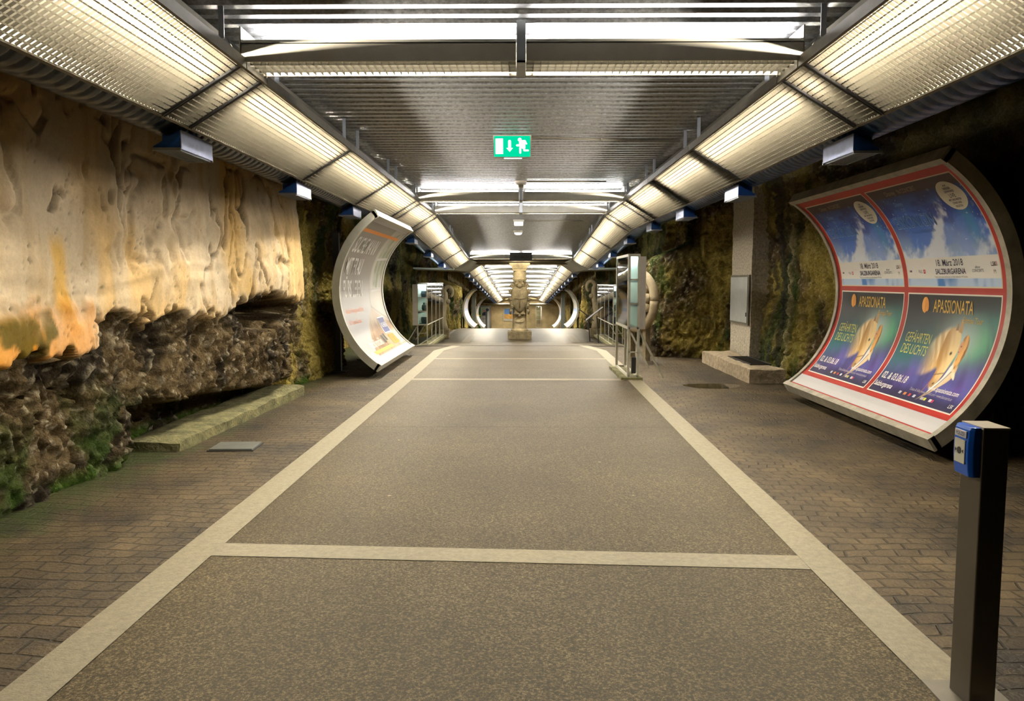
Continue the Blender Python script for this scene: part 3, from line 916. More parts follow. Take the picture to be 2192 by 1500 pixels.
cross_light(5.60, 'long grey cross light spanning the ceiling nearest the camera', 'cross lights in the front passage')
cross_light(15.05, 'long cross light spanning the ceiling beyond the exit sign', 'cross lights in the front passage')
cross_light(17.80, 'long cross light at the bend where the ceiling dips', 'cross lights in the front passage', 1.9)
cross_light(29.45, 'cross light behind the black box above the column', 'cross lights in the front passage', 1.88)
cross_light(38.05, 'cross light at the far edge of the hall behind the column', 'cross lights in the front passage', 1.86)
for k, y in enumerate([42.5, 46.0, 50.5, 55, 60, 65.5, 71.5, 78]):
    cross_light(y, 'bright cross light in the far tunnel, %s behind the column' % ordw[k], 'cross lights in the far tunnel')

# ================================================================== hall soffit between the two trough runs
b = MB(); zh = zF(30)
for s_ in (-1, 1):
    I0, O0 = (s_ * 1.90, 29.9, 3.10 + zh), (s_ * 2.52, 29.9, 2.74 + zh)
    I1, O1 = (s_ * 1.90, 38.6, 3.10 + zh), (s_ * 2.45, 38.6, 2.74 + zh)
    up = lambda p, d=0.03: (p[0], p[1], p[2] + d)
    b.hexa([I0, O0, O1, I1, up(I0), up(O0), up(O1), up(I1)] if s_ > 0 else [O0, I0, I1, O1, up(O0), up(I0), up(I1), up(O1)])
    # flat outer wing
    A, B, C_, D_ = O0, (s_ * 4.05, 30.0, 2.78 + zh), (s_ * 4.3, 33.0, 2.76 + zh), O1
    b.hexa([A, B, C_, D_, up(A), up(B), up(C_), up(D_)] if s_ > 0 else [B, A, D_, C_, up(B), up(A), up(D_), up(C_)])
    # light edge profile facing the front passage
    b.bar((s_ * 2.5, 29.86, 2.77 + zh), (s_ * 4.05, 29.96, 2.80 + zh), 0.03, 0.06)
o = b.build('ceiling', M['soffit']); struct(o)
b = MB()
b.box(-1.9, 1.9, 38.5, 38.62, 3.06 + zh, 3.16 + zh)
o = b.build('trim_20', M['white_frame']); struct(o)
b = MB()
b.path([(-2.3, 34.6, 3.16 + zh), (2.3, 34.6, 3.16 + zh)], 0.13, 20)
tag(b.build('cross_duct', mat('brown_silver_duct', (0.33, 0.27, 0.18), 0.3, 0.8, var=0.4, scale=1.2), smooth=True), 'shiny brown round duct crossing the ceiling in front of the column', 'duct')
b = MB(); b.box(-0.41, 0.41, 29.2, 29.4, 3.06 + zh, 3.36 + zh)
o = b.build('black_box', M['dark_metal'], bevel=0.01)
b = MB()
for x in (-0.2, 0.05, 0.22): b.tube((x, 29.205, 3.2 + zh), (x, 29.19, 3.2 + zh), 0.05, 12)
b.build('speaker_hole', M['joint'], o)
tag(o, 'flat black rectangular box hanging above the stone column', 'box')

# ================================================================== curved billboards
BR = 1.47                      # bend radius of the boards
BT = math.radians(56.4)        # half opening angle
ARC = 2 * BT * BR

def text_geo(txt, size, xs=1.0, bold=0.0, shear=0.0, align='CENTER', space=1.0, font_res=3):
    c = bpy.data.curves.new('t', 'FONT')
    c.body = txt; c.size = size; c.align_x = align; c.align_y = 'BOTTOM_BASELINE'
    c.resolution_u = font_res; c.offset = bold; c.shear = shear; c.space_character = space
    o = bpy.data.objects.new('t', c); COL.objects.link(o)
    bpy.context.view_layer.update()
    dg = bpy.context.evaluated_depsgraph_get()
    me = o.evaluated_get(dg).to_mesh()
    v = np.array([tuple(x.co) for x in me.vertices]) if len(me.vertices) else np.zeros((0, 3))
    f = [tuple(p.vertices) for p in me.polygons]
    o.evaluated_get(dg).to_mesh_clear()
    bpy.data.objects.remove(o); bpy.data.curves.remove(c)
    if len(v): v[:, 0] *= xs
    return v, f

class Sheet:
    """flat lettering and marks in metres (x right, y up), one piece per line of writing or mark"""
    def __init__(s): s.pc = []
    def m(s, c):
        k = tuple(c)
        if k not in INKS: INKS[k] = mat('ink', srgb(*c), 0.45)
        return INKS[k]
    def put(s, v, f, c, nm):
        b = MB(); b.add(v, f); s.pc.append((nm, b, s.m(c)))
    def text(s, txt, x, y, size, c, lay=0, **k):
        v, f = text_geo(txt, size, **k)
        if len(v): s.put(v + np.array([x, y, lay * 0.0012]), f, c, 'lettering')
    def rect(s, x0, x1, y0, y1, c, lay=0):
        n = max(1, int((y1 - y0) / 0.05))
        v = []; f = []
        for i in range(n + 1):
            y = y0 + (y1 - y0) * i / n; v += [(x0, y, lay * 0.0012), (x1, y, lay * 0.0012)]
        for i in range(n): f.append((2*i, 2*i+1, 2*i+3, 2*i+2))
        s.put(v, f, c, 'printed_block')
    def ellipse(s, cx, cy, rx, ry, c, lay=0, n=32):
        v = []; f = []; R = 8
        v.append((cx, cy, lay * 0.0012))
        for r in range(1, R + 1):
            for k in range(n):
                a = 2*PI*k/n; v.append((cx + rx*r/R*math.cos(a), cy + ry*r/R*math.sin(a), lay*0.0012))
        for k in range(n): f.append((0, 1+k, 1+(k+1) % n))
        for r in range(R-1):
            for k in range(n): f.append((1+r*n+k, 1+(r+1)*n+k, 1+(r+1)*n+(k+1) % n, 1+r*n+(k+1) % n))
        s.put(v, f, c, 'printed_oval')
    def poly(s, pts, c, lay=0):
        s.put([(x, y, lay*0.0012) for x, y in pts], [tuple(range(len(pts)))], c, 'printed_emblem')
INKS = {}

def bend(V, cy, lift=0.002):
    """sheet coords (x right, y up from the board's middle, z lift) -> board-local, board opening towards local -Y... faces -Y"""
    V = np.asarray(V, float)
    th = (V[:, 1] + cy) / BR
    r = BR - lift - V[:, 2]
    return np.stack([V[:, 0], r * np.cos(th) - BR, r * np.sin(th)], -1)

def paint_mesh(name, W_, H_, fn, parent, x0, y0, res=0.006):
    """a printed sheet: colours evaluated on a fine grid; x0,y0 = centre of the sheet on the board"""
    nx, ny = int(W_ / res), int(H_ / res)
    gx, gy = np.meshgrid(np.linspace(-W_/2, W_/2, nx + 1), np.linspace(-H_/2, H_/2, ny + 1))
    c = fn(gx / W_ + 0.5, gy / H_ + 0.5, W_ / H_)
    V = np.stack([gx + x0, gy, np.zeros_like(gx)], -1).reshape(-1, 3)
    P = bend(V, y0, 0.0015).reshape(ny + 1, nx + 1, 3)
    return grid_obj(name, P, M['print'], parent, col=np.clip(c, 0, 1))

def sheet_build(sh, name, parent, x0, y0, extra=0.004):
    for nm, b, m_ in sh.pc:
        V = np.concatenate(b.v) + np.array([x0, 0, 0])
        b.v = [bend(V, y0, extra)]
        b.build(nm, m_, parent)

# ---- soft polygon masks
def pmask(pts, X, Y, soft=0.006):
    pts = np.array(pts, float); n = len(pts)
    inside = np.zeros(X.shape, bool); dist = np.full(X.shape, 9.0)
    for i in range(n):
        (xa, ya), (xb, yb) = pts[i], pts[(i+1) % n]
        cond = ((ya > Y) != (yb > Y)) & (X < (xb-xa)*(Y-ya)/((yb-ya) or 1e-9) + xa)
        inside ^= cond
        dx, dy = xb-xa, yb-ya
        t = np.clip(((X-xa)*dx + (Y-ya)*dy)/(dx*dx+dy*dy+1e-12), 0, 1)
        dist = np.minimum(dist, np.hypot(X-xa-t*dx, Y-ya-t*dy))
    sd = np.where(inside, dist, -dist)
    return sstep(-soft, soft, sd)
def smooth_closed(pts, k=6):
    """Catmull-Rom through the points"""
    P = [np.array(p, float) for p in pts]; n = len(P); out = []
    for i in range(n):
        a, b_, c, d = P[i-1], P[i], P[(i+1) % n], P[(i+2) % n]
        for j in range(k):
            t = j / k
            out.append(0.5*((2*b_) + (-a+c)*t + (2*a-5*b_+4*c-d)*t*t + (-a+3*b_-3*c+d)*t**3))
    return [tuple(p) for p in out]
L3 = lambda *c: np.array(srgb(*c))

def paint_snow(u, v, asp):
    X = u * asp
    c = mix3(L3(150, 180, 225), L3(28, 66, 168), sstep(0.22, 0.62, v + 0.10*(u-0.5)))
    c = mix3(c, L3(14, 30, 92), sstep(0.55, 0.9, v))
    n = fbm(X*3 - v*2.6, v*6 + X*1.5, 2.0, 5)
    c = mix3(c, L3(70, 120, 220), sstep(0.42, 0.6, n) * 0.75 * sstep(0.95, 0.6, v))
    sw = fbm(X*4 - v*4, v*3.2 + X*3, 8.0, 5)
    c = mix3(c, L3(232, 238, 250), sstep(0.48, 0.66, sw + 0.40*(0.36 - v)) * 0.9)
    # pale plume rising on the right
    pl = np.exp(-((u - 0.66 - 0.35*(0.5 - v)) / 0.20) ** 2) * sstep(0.80, 0.2, v)
    c = mix3(c, L3(190, 210, 240), pl * (0.2 + 0.8*np.clip(n, 0, 1)) * 0.7)
    c = mix3(c, L3(70, 160, 200), np.exp(-((u-0.86)/0.06)**2) * sstep(0.25, 0.5, v) * 0.5)
    st = vnoise(X*70, v*70); c = mix3(c, L3(240, 245, 255), sstep(0.955, 0.985, st))
    c = mix3(c, L3(44, 14, 16), sstep(0.865 + 0.02*(n-0.5), 0.90, v))
    bar = sstep(0.262, 0.258, v) * sstep(0.075, 0.079, v)
    c = mix3(c, L3(232, 230, 226), bar)
    low = sstep(0.079, 0.075, v)
    c = mix3(c, mix3(L3(70, 130, 205), L3(190, 212, 240), sstep(0.45, 0.62, fbm(X*5, v*2, 5, 3))), low)
    edge = np.minimum(np.minimum(X, asp - X), np.minimum(v, 1 - v))
    c = mix3(c, L3(225, 205, 180), sstep(0.013, 0.009, edge))
    return c

def paint_horse(u, v, asp):
    X = u * asp
    c = mix3(L3(66, 58, 120), L3(16, 26, 40), sstep(0.25, 0.75, v))
    n = fbm(X*2.5, v*2.2, 3.0, 5); n2 = fbm(X*5 + v*2, v*1.6, 6.0, 4)
    c = mix3(c, L3(24, 110, 112), np.exp(-((v - 0.56 - 0.25*(X-0.7))/0.2)**2) * sstep(0.3, 0.65, n) * 0.9)
    c = mix3(c, L3(92, 92, 170), np.exp(-((v - 0.25)/0.17)**2) * sstep(0.35, 0.65, n2) * 0.8)
    c = mix3(c, L3(110, 78, 170), np.exp(-((v - 0.18)/0.14)**2) * sstep(0.5, 0.7, n) * 0.7)
    cur = np.exp(-((v - 0.66 - 0.10*np.sin(X*4.2+0.5))/0.13)**2)
    c = mix3(c, L3(30, 170, 110), cur * sstep(0.35, 0.62, n2) * sstep(0.35*asp, 0.75*asp, X) * 0.95)
    gl = np.exp(-(((X-0.985)/0.26)**2 + ((v-0.62)/0.16)**2))
    c = mix3(c, L3(205, 226, 226), gl * 0.85)
    c = mix3(c, L3(14, 20, 26), sstep(0.80, 0.95, v) * 0.8)
    # horse: neck fading to the left, head pointing down
    neck = smooth_closed([(0.50, 0.30), (0.52, 0.48), (0.60, 0.60), (0.74, 0.69), (0.88, 0.72), (0.95, 0.66), (0.93, 0.48), (0.80, 0.36), (0.66, 0.28)])
    mk = pmask(neck, X, v, 0.03) * sstep(0.48, 0.78, X + 0.25*(v-0.45))
    hair = fbm(X*22 + v*8, v*5, 2, 4)
    cream = mix3(L3(214, 178, 118), L3(250, 232, 188), sstep(0.35, 0.65, hair))
    c = mix3(c, cream, mk)
    head = smooth_closed([(0.80, 0.70), (0.92, 0.715), (0.985, 0.66), (1.005, 0.54), (0.985, 0.42), (0.965, 0.30), (0.945, 0.215), (0.905, 0.175), (0.865, 0.20), (0.85, 0.27), (0.835, 0.35), (0.79, 0.40), (0.755, 0.50), (0.76, 0.62)])
    mk = pmask(head, X, v, 0.008)
    hc = mix3(L3(196, 146, 76), L3(246, 218, 160), sstep(0.80, 0.94, X + 0.12*(v-0.5) + 0.10*(hair-0.5)))
    hc = mix3(hc, L3(120, 84, 48), sstep(0.30, 0.18, v) * 0.6)
    c = mix3(c, hc, mk)
    ear = pmask([(0.93, 0.69), (0.945, 0.80), (0.975, 0.76), (0.985, 0.68)], X, v, 0.005); c = mix3(c, L3(190, 150, 92), ear)
    ear = pmask([(0.88, 0.70), (0.905, 0.78), (0.93, 0.70)], X, v, 0.005); c = mix3(c, L3(150, 112, 66), ear)
    eye = np.exp(-(((X-0.925)/0.018)**2 + ((v-0.505)/0.016)**2)**2); c = mix3(c, L3(40, 24, 14), eye)
    nos = np.exp(-(((X-0.915)/0.016)**2 + ((v-0.225)/0.012)**2)**2); c = mix3(c, L3(60, 40, 28), nos * 0.8)
    reins = np.exp(-((X - 0.86 - 0.12*(v-0.3))/0.004)**2) * (v > 0.10) * (v < 0.33); c = mix3(c, L3(190, 110, 50), reins)
    br = np.exp(-((v - 0.315 - 0.25*(X-0.9))/0.006)**2) * mk; c = mix3(c, L3(90, 58, 30), br * 0.8)
    # person in a long pale coat leaning to the horse's brow
    coat = smooth_closed([(1.03, 0.50), (1.09, 0.44), (1.12, 0.36), (1.10, 0.28), (1.02, 0.20), (0.95, 0.12), (0.86, 0.045), (0.88, 0.08), (0.94, 0.17), (1.0, 0.27), (1.015, 0.38)])
    c = mix3(c, mix3(L3(226, 190, 140), L3(240, 226, 196), sstep(0.3, 0.7, fbm(X*14, v*6, 9, 3))), pmask(coat, X, v, 0.008))
    slv = smooth_closed([(1.01, 0.40), (1.05, 0.40), (1.03, 0.28), (0.96, 0.17), (0.92, 0.13), (0.93, 0.19), (0.985, 0.29)])
    c = mix3(c, L3(238, 234, 228), pmask(slv, X, v, 0.006))
    cuff = smooth_closed([(1.08, 0.33), (1.15, 0.29), (1.13, 0.335), (1.10, 0.36)]); c = mix3(c, L3(236, 220, 190), pmask(cuff, X, v, 0.005))
    fold = np.exp(-((X - 1.0 - 0.55*(v-0.25))/0.008)**2) * (v > 0.12) * (v < 0.36); c = mix3(c, L3(70, 54, 60), fold * 0.8)
    hairp = smooth_closed([(1.035, 0.64), (1.075, 0.675), (1.115, 0.64), (1.13, 0.54), (1.11, 0.45), (1.08, 0.38), (1.04, 0.42), (1.03, 0.50), (1.04, 0.57)])
    hcol = mix3(L3(150, 88, 30), L3(240, 186, 104), sstep(0.35, 0.6, fbm(X*34, v*9 + X*6, 3, 3)))
    c = mix3(c, hcol, pmask(hairp, X, v, 0.008))
    face = smooth_closed([(1.015, 0.60), (1.045, 0.625), (1.065, 0.58), (1.06, 0.53), (1.035, 0.50), (1.018, 0.525), (1.008, 0.555)])
    c = mix3(c, L3(232, 168, 112), pmask(face, X, v, 0.006))
    c = mix3(c, L3(90, 44, 26), np.exp(-(((X-1.035)/0.010)**2 + ((v-0.575)/0.006)**2)**2))
    c = mix3(c, L3(150, 60, 46), np.exp(-(((X-1.025)/0.008)**2 + ((v-0.527)/0.005)**2)**2))
    c = mix3(c, L3(22, 24, 34), sstep(0.15, 0.05, v) * 0.7)
    edge = np.minimum(np.minimum(X, asp - X), np.minimum(v, 1 - v))
    c = mix3(c, L3(232, 226, 214), sstep(0.014, 0.010, edge))
    return c

def paint_room(u, v, asp):
    X = u * asp
    c = mix3(L3(206, 202, 198), L3(226, 226, 232), sstep(0.6, 0.3, v))
    c = mix3(c, L3(168, 160, 152), sstep(0.50, 0.60, v) * 0.8)
    n = fbm(X*1.2, v*0.6, 2, 3); c = c * (0.95 + 0.1*n[..., None])
    # right hand wall with window
    rw = pmask([(0.66*asp, 1.1), (1.1*asp, 1.3), (1.1*asp, 0.24), (0.64*asp, 0.37)], X, v, 0.004)
    c = mix3(c, L3(226, 222, 216), rw)
    win = pmask([(0.72*asp, 0.93), (0.97*asp, 1.02), (0.97*asp, 0.50), (0.72*asp, 0.53)], X, v, 0.004)
    wc = mix3(L3(172, 178, 150), L3(214, 216, 204), sstep(0.4, 0.6, fbm(X*9, v*9, 7, 4)))
    c = mix3(c, wc, win)
    for k in (0.715, 0.80, 0.89, 0.975):
        c = mix3(c, L3(240, 240, 240), sstep(0.010, 0.006, np.abs(X - k*asp)) * (v > 0.49))
    for k in (0.50, 0.74):
        c = mix3(c, L3(240, 240, 240), sstep(0.012, 0.006, np.abs(v - k - 0.06*(u-0.85))) * sstep(0.70, 0.715, u))
    sb = np.exp(-((v - 0.375 + 0.35*(u-0.66))/0.010)**2) * (u > 0.64); c = mix3(c, L3(180, 168, 150), sb)
    c = mix3(c, L3(170, 164, 158), np.exp(-((X-0.655*asp)/0.02)**2) * (v > 0.36) * 0.6)
    fl = pmask([(0.64*asp, 0.365), (1.1*asp, 0.20), (1.1*asp, -0.1), (0.12*asp, -0.1), (0.20*asp, 0.055), (0.46*asp, 0.26)], X, v, 0.006)
    pl = np.abs(((X - 0.66*asp) / (0.42 - v + 0.02)) * 1.1); fr = pl - np.floor(pl)
    wood = mix3(L3(176, 138, 98), L3(216, 188, 150), sstep(0.3, 0.7, fbm(X*3, v*9, 4, 4)))
    wood = mix3(wood, L3(120, 88, 60), np.exp(-((fr-0.5)/0.04)**2) * 0.6)
    wood = mix3(wood, L3(226, 214, 196), sstep(0.2, 0.36, v) * 0.6)
    c = mix3(c, wood, fl)
    gloss = pmask([(0.74*asp, 0.27), (0.86*asp, 0.25), (0.92*asp, 0.03), (0.66*asp, 0.03)], X, v, 0.05) ; c = mix3(c, L3(232, 230, 228), gloss * 0.35)
    br = pmask([(0.84*asp, 0.16), (1.0*asp, 0.16), (1.0*asp, 0.03), (0.84*asp, 0.03)], X, v, 0.02); c = mix3(c, L3(234, 234, 238), br*0.9)
    c = mix3(c, L3(236, 234, 232), sstep(0.022, 0.016, v))
    c = mix3(c, L3(232, 190, 140), sstep(0.012, 0.006, u) * 0.8)
    # folds of the paper
    c = mix3(c, L3(184, 182, 180), np.exp(-((v-0.505)/0.003)**2) * 0.5)
    return c * 0.62

def paint_generic(seed, cols):
    def fn(u, v, asp):
        n = fbm(u*2*asp + seed, v*2.3, seed, 4)
        c = mix3(L3(*cols[0]), L3(*cols[1]), sstep(0.3, 0.65, n))
        c = mix3(c, L3(*cols[2]), sstep(0.72, 0.76, v + 0.1*(u-0.5)))
        c = mix3(c, L3(232, 232, 230), sstep(0.20, 0.17, v))
        c = mix3(c, L3(*cols[3]), sstep(0.05, 0.03, np.abs(v-0.45)) * 0.8)
        return c
    return fn

def billboard(label, loc, rz, length, back_mat, frame_mat, group):
    """board-local: x along the board, concave side facing -Y, z up; origin = foot of the back middle"""
    t = thing('curved_billboard', label, 'billboard', loc, rz, group)
    n = 40
    hw = length / 2; zc = 1.42
    Z = lambda P: P + np.array([0, 0, zc])
    # backing shell
    th = np.linspace(-BT, BT, n + 1)
    b = MB(); v = []; f = []
    for k, a in enumerate(th):
        for (r, x) in ((BR, -hw), (BR, hw), (BR + 0.035, hw), (BR + 0.035, -hw)):
            v.append((x, r*math.cos(a) - BR, r*math.sin(a) + zc))
    for k in range(n):
        for j in range(4): f.append((4*k+j, 4*k+(j+1) % 4, 4*k+4+(j+1) % 4, 4*k+4+j))
    f += [(3, 2, 1, 0), (4*n, 4*n+1, 4*n+2, 4*n+3)]
    b.add(v, f); b.build('backing', back_mat, t)
    # curved side profiles and straight top / bottom profiles
    for x0, x1 in ((-hw - 0.035, -hw + 0.045), (hw - 0.045, hw + 0.035)):
        b = MB(); v = []; f = []
        for a in th:
            for (r, x) in ((BR - 0.022, x0), (BR - 0.022, x1), (BR + 0.10, x1), (BR + 0.10, x0)):
                v.append((x, r*math.cos(a) - BR, r*math.sin(a) + zc))
        for k in range(n):
            for j in range(4): f.append((4*k+j, 4*k+(j+1) % 4, 4*k+4+(j+1) % 4, 4*k+4+j))
        f += [(3, 2, 1, 0), (4*n, 4*n+1, 4*n+2, 4*n+3)]
        b.add(v, f); b.build('frame_profile', frame_mat, t, smooth=False)
    for sgn in (-1, 1):
        a0, a1 = sgn * (BT - 0.028), sgn * (BT + 0.018)
        b = MB(); v = []
        for x in (-hw - 0.035, hw + 0.035):
            for (r, a) in ((BR - 0.03, a0), (BR - 0.03, a1), (BR + 0.10, a1), (BR + 0.10, a0)):
                v.append((x, r*math.cos(a) - BR, r*math.sin(a) + zc))
        b.hexa(v); b.build('frame_profile', frame_mat, t)
    # steel posts behind the board, standing on the ground, with arms to the shell
    for x in (-hw * 0.55, hw * 0.55):
        b = MB()
        b.box(x - 0.05, x + 0.05, 0.18, 0.28, -0.02, zc + 1.0)
        b.box(x - 0.14, x + 0.14, 0.08, 0.34, -0.02, 0.012)
        for a in (-0.45, 0.45):
            b.bar((x, BR*math.cos(a) - BR + 0.03, zc + BR*math.sin(a)), (x, 0.2, zc + BR*math.sin(a)), 0.05, 0.05)
        b.build('post', M['dark_metal'], t)
    return t

M['bb_frame'] = mat('weathered_steel_frame', (0.42, 0.40, 0.33), 0.45, 0.2, var=0.35, scale=6)
M['bb_frame_w'] = mat('white_lacquered_frame', (0.58, 0.58, 0.52), 0.4, var=0.12, scale=5)
M['bb_red'] = mat('red_paper_border', srgb(178, 40, 30), 0.45, var=0.15, scale=3)
M['bb_white'] = mat('white_paper', srgb(196, 196, 200), 0.45)

# ---- right: red bordered board with four posters
RL = 3.80
bbR = billboard('large curved billboard with red border and four posters at the right, dark rock behind', (4.27, 8.86, 0.0), -PI/2, RL, M['bb_red'], M['bb_frame'], None)
sh = MB()
V, f = [], []
for i in range(3):
    y = -ARC/2 + 0.075 + 0.17 * i / 2
    V += [(-RL/2 + 0.045, y, 0), (RL/2 - 0.045, y, 0)]
for i in range(2): f.append((2*i, 2*i+1, 2*i+3, 2*i+2))
sh.add(bend(V, 0, 0.0015) + np.array([0, 0, 1.42]), f); sh.build('white_strip', M['bb_white'], bbR)
PW, PH = 1.72, 1.185
def poster_snow(x0, y0):
    p = paint_mesh('poster', PW, PH, paint_snow, bbR, x0, y0); p.location = (0, 0, 1.42)
    s = Sheet()
    gold, ice, navy, grey = (150, 128, 104), (120, 160, 215), (24, 18, 60), (110, 110, 116)
    s.text('Disney', -0.40, 0.475, 0.085, gold, shear=0.25, xs=0.9); s.text('IN CONCERT', -0.05, 0.475, 0.08, gold, xs=0.75)
    s.text('Disney', -0.42, 0.33, 0.075, ice, xs=0.85, shear=0.2); s.text('DIE', -0.40, 0.255, 0.06, ice)
    s.text('EISKÖNIGIN', -0.34, 0.06, 0.205, (130, 175, 230), xs=0.72, bold=0.003, lay=0)
    s.text('EISKÖNIGIN', -0.337, 0.063, 0.205, (36, 70, 140), xs=0.72, bold=-0.004, lay=1)
    s.text('VÖLLIG UNVERFROREN', -0.26, -0.01, 0.05, (70, 110, 180), xs=0.9)
    s.ellipse(0.60, 0.34, 0.20, 0.165, (226, 222, 204))
    for k, (ln, sz) in enumerate((('AUF', .03), ('RIESIGER', .034), ('LEINWAND', .034), ('LIVE', .062), ('MIT ORCHESTER', .03), ('CHOR UND', .03), ('SOLISTEN', .03))):
        s.text(ln, 0.60, 0.445 - 0.036*k - (0.022 if k >= 3 else 0), sz, navy, lay=1, bold=0.0006, xs=0.9)
    s.text('18. März 2018', 0.02, -0.372, 0.095, navy, xs=0.92, bold=0.0005)
    s.text('SALZBURGARENA', 0.02, -0.455, 0.078, navy, xs=0.88, bold=0.0012)
    s.text('Tickets unter www.oeticket.com und allen bekannten VVK-Stellen', 0.02, -0.492, 0.028, grey, xs=0.8)
    s.rect(-0.80, -0.785, -0.43, -0.41, (230, 150, 40)); s.rect(-0.78, -0.745, -0.43, -0.41, (60, 70, 130))
    s.text('PULS', -0.56, -0.44, 0.045, (60, 40, 90), xs=0.8); s.rect(-0.497, -0.46, -0.447, -0.405, (210, 40, 70)); s.text('4', -0.478, -0.44, 0.045, (240, 240, 240), lay=1)
    s.text('CONCERTS', 0.50, -0.44, 0.04, (80, 84, 96), xs=0.9); s.text('show', 0.50, -0.405, 0.038, (80, 84, 96), shear=0.3)
    s.text('LSK', 0.755, -0.385, 0.055, (60, 44, 50), xs=0.8, bold=0.001); s.rect(0.80, 0.812, -0.385, -0.345, (224, 150, 150)); s.text('M', 0.765, -0.455, 0.052, (130, 110, 90))
    o = sheet_build(s, 'lettering', p, x0, y0)
    return p
def poster_horse(x0, y0):
    p = paint_mesh('poster', PW, PH, paint_horse, bbR, x0, y0); p.location = (0, 0, 1.42)
    s = Sheet()
    gold, gold2, yel, wh = (214, 176, 78), (236, 170, 70), (206, 204, 110), (236, 232, 228)
    s.text('APASSIONATA', 0.06, 0.40, 0.185, gold, xs=0.60, bold=0.0018); s.text('Europa-Tour', 0.44, 0.315, 0.085, gold, xs=0.75)
    s.ellipse(-0.475, 0.47, 0.065, 0.082, gold2)
    hp = smooth_closed([(-0.47, 0.545), (-0.415, 0.52), (-0.395, 0.44), (-0.42, 0.40), (-0.445, 0.455), (-0.45, 0.40), (-0.48, 0.39)]); s.poly(hp, (226, 150, 56), lay=1)
    s.text('GEFÄHRTEN', -0.47, 0.06, 0.155, yel, xs=0.62); s.text('DES LICHTS', -0.47, -0.07, 0.155, yel, xs=0.66)
    s.text('02. & 03.06.18', -0.52, -0.40, 0.12, wh, xs=0.78, bold=0.0015); s.text('Salzburgarena', -0.62, -0.505, 0.09, wh, xs=0.8, bold=0.0012)
    s.text('www.apassionata.com', 0.48, -0.40, 0.075, wh, xs=0.80, bold=0.0005)
    s.text('Tickets & Infos: www.oeticket.com • www.lskonzerte.at', 0.31, -0.455, 0.048, (190, 186, 192), xs=0.72)
    for x, w_, c in ((-0.22, .045, (190, 190, 190)), (-0.12, .05, (214, 130, 60)), (-0.02, .04, (200, 60, 60)), (0.07, .045, (200, 206, 214)), (0.22, .06, (180, 176, 180)), (0.285, .035, (206, 206, 60)), (0.38, .045, (200, 200, 204)), (0.43, .03, (200, 50, 90))):
        s.rect(x, x + w_, -0.525, -0.492, c)
    s.text('LSK', 0.77, -0.53, 0.06, wh, xs=0.8)
    sheet_build(s, 'lettering', p, x0, y0)
    return p
yT, yB = 0.70, -0.545
for mk_, yy in ((poster_snow, yT), (poster_horse, yB)):
    p = mk_(-0.905, yy)
    q = p.copy(); COL.objects.link(q); q.location = (1.81, 0, 1.42)
    for g in list(p.children):
        d = g.copy(); COL.objects.link(d); d.parent = q
tag(bbR)

# ---- left: white framed board with the flat advertisement
LL = 4.05
bbL = billboard('large curved white-framed billboard with a bright empty room poster, left of the walkway', (-2.98, 15.0, 0.0), PI/2, LL, M['bb_white'], M['bb_frame_w'], None)
# top inner lip catching the light
p = paint_mesh('poster', LL - 0.10, ARC - 0.24, paint_room, bbL, 0.0, -0.01, 0.008); p.location = (0, 0, 1.42)
s = Sheet(); x0 = -(LL - 0.10) / 2
wht = (236, 236, 234); org = (238, 150, 60)
s.rect(x0 + 0.05, -x0 - 0.3, 1.10, 1.17, org)
s.text('SUCHE MANN', x0 + 0.25, 0.70, 0.42, wht, xs=0.72, align='LEFT', bold=0.006)
s.text('MIT FRAU', x0 + 0.25, 0.30, 0.42, wht, xs=0.72, align='LEFT', bold=0.006)
s.text('FÜRS LEBEN.', x0 + 0.25, -0.10, 0.42, wht, xs=0.72, align='LEFT', bold=0.006)
s.text('Aktuelle Wohnungen und Häuser', x0 + 0.25, -0.38, 0.13, (244, 150, 110), xs=0.85, align='LEFT')
s.text('für Ihr neues Zuhause.', x0 + 0.25, -0.58, 0.13, (244, 150, 110), xs=0.85, align='LEFT')
s.text('jetzt auf immobilien', x0 + 0.75, -1.10, 0.24, wht, xs=0.62, align='LEFT', bold=0.003)
s.rect(x0 + 2.05, x0 + 2.27, -1.10, -0.92, (70, 70, 72)); s.rect(x0 + 2.33, x0 + 2.52, -1.06, -0.90, (70, 70, 72))
s.rect(x0 + 2.72, x0 + 3.42, -0.92, -0.56, (240, 240, 240)); s.rect(x0 + 2.75, x0 + 3.39, -0.90, -0.58, (70, 80, 140), lay=1)
s.text('WOHNEN', x0 + 3.07, -0.79, 0.15, (225, 225, 235), xs=0.8, lay=2, bold=0.003)
s.rect(x0 + 2.78, x0 + 3.42, -1.20, -0.96, org, lay=1); s.text('□', x0 + 3.1, -1.14, 0.14, (190, 90, 30), lay=2)
s.rect(x0 + 0.6, x0 + 2.5, -1.235, -1.165, (250, 170, 90))
sheet_build(s, 'lettering', p, 0.0, -0.01)

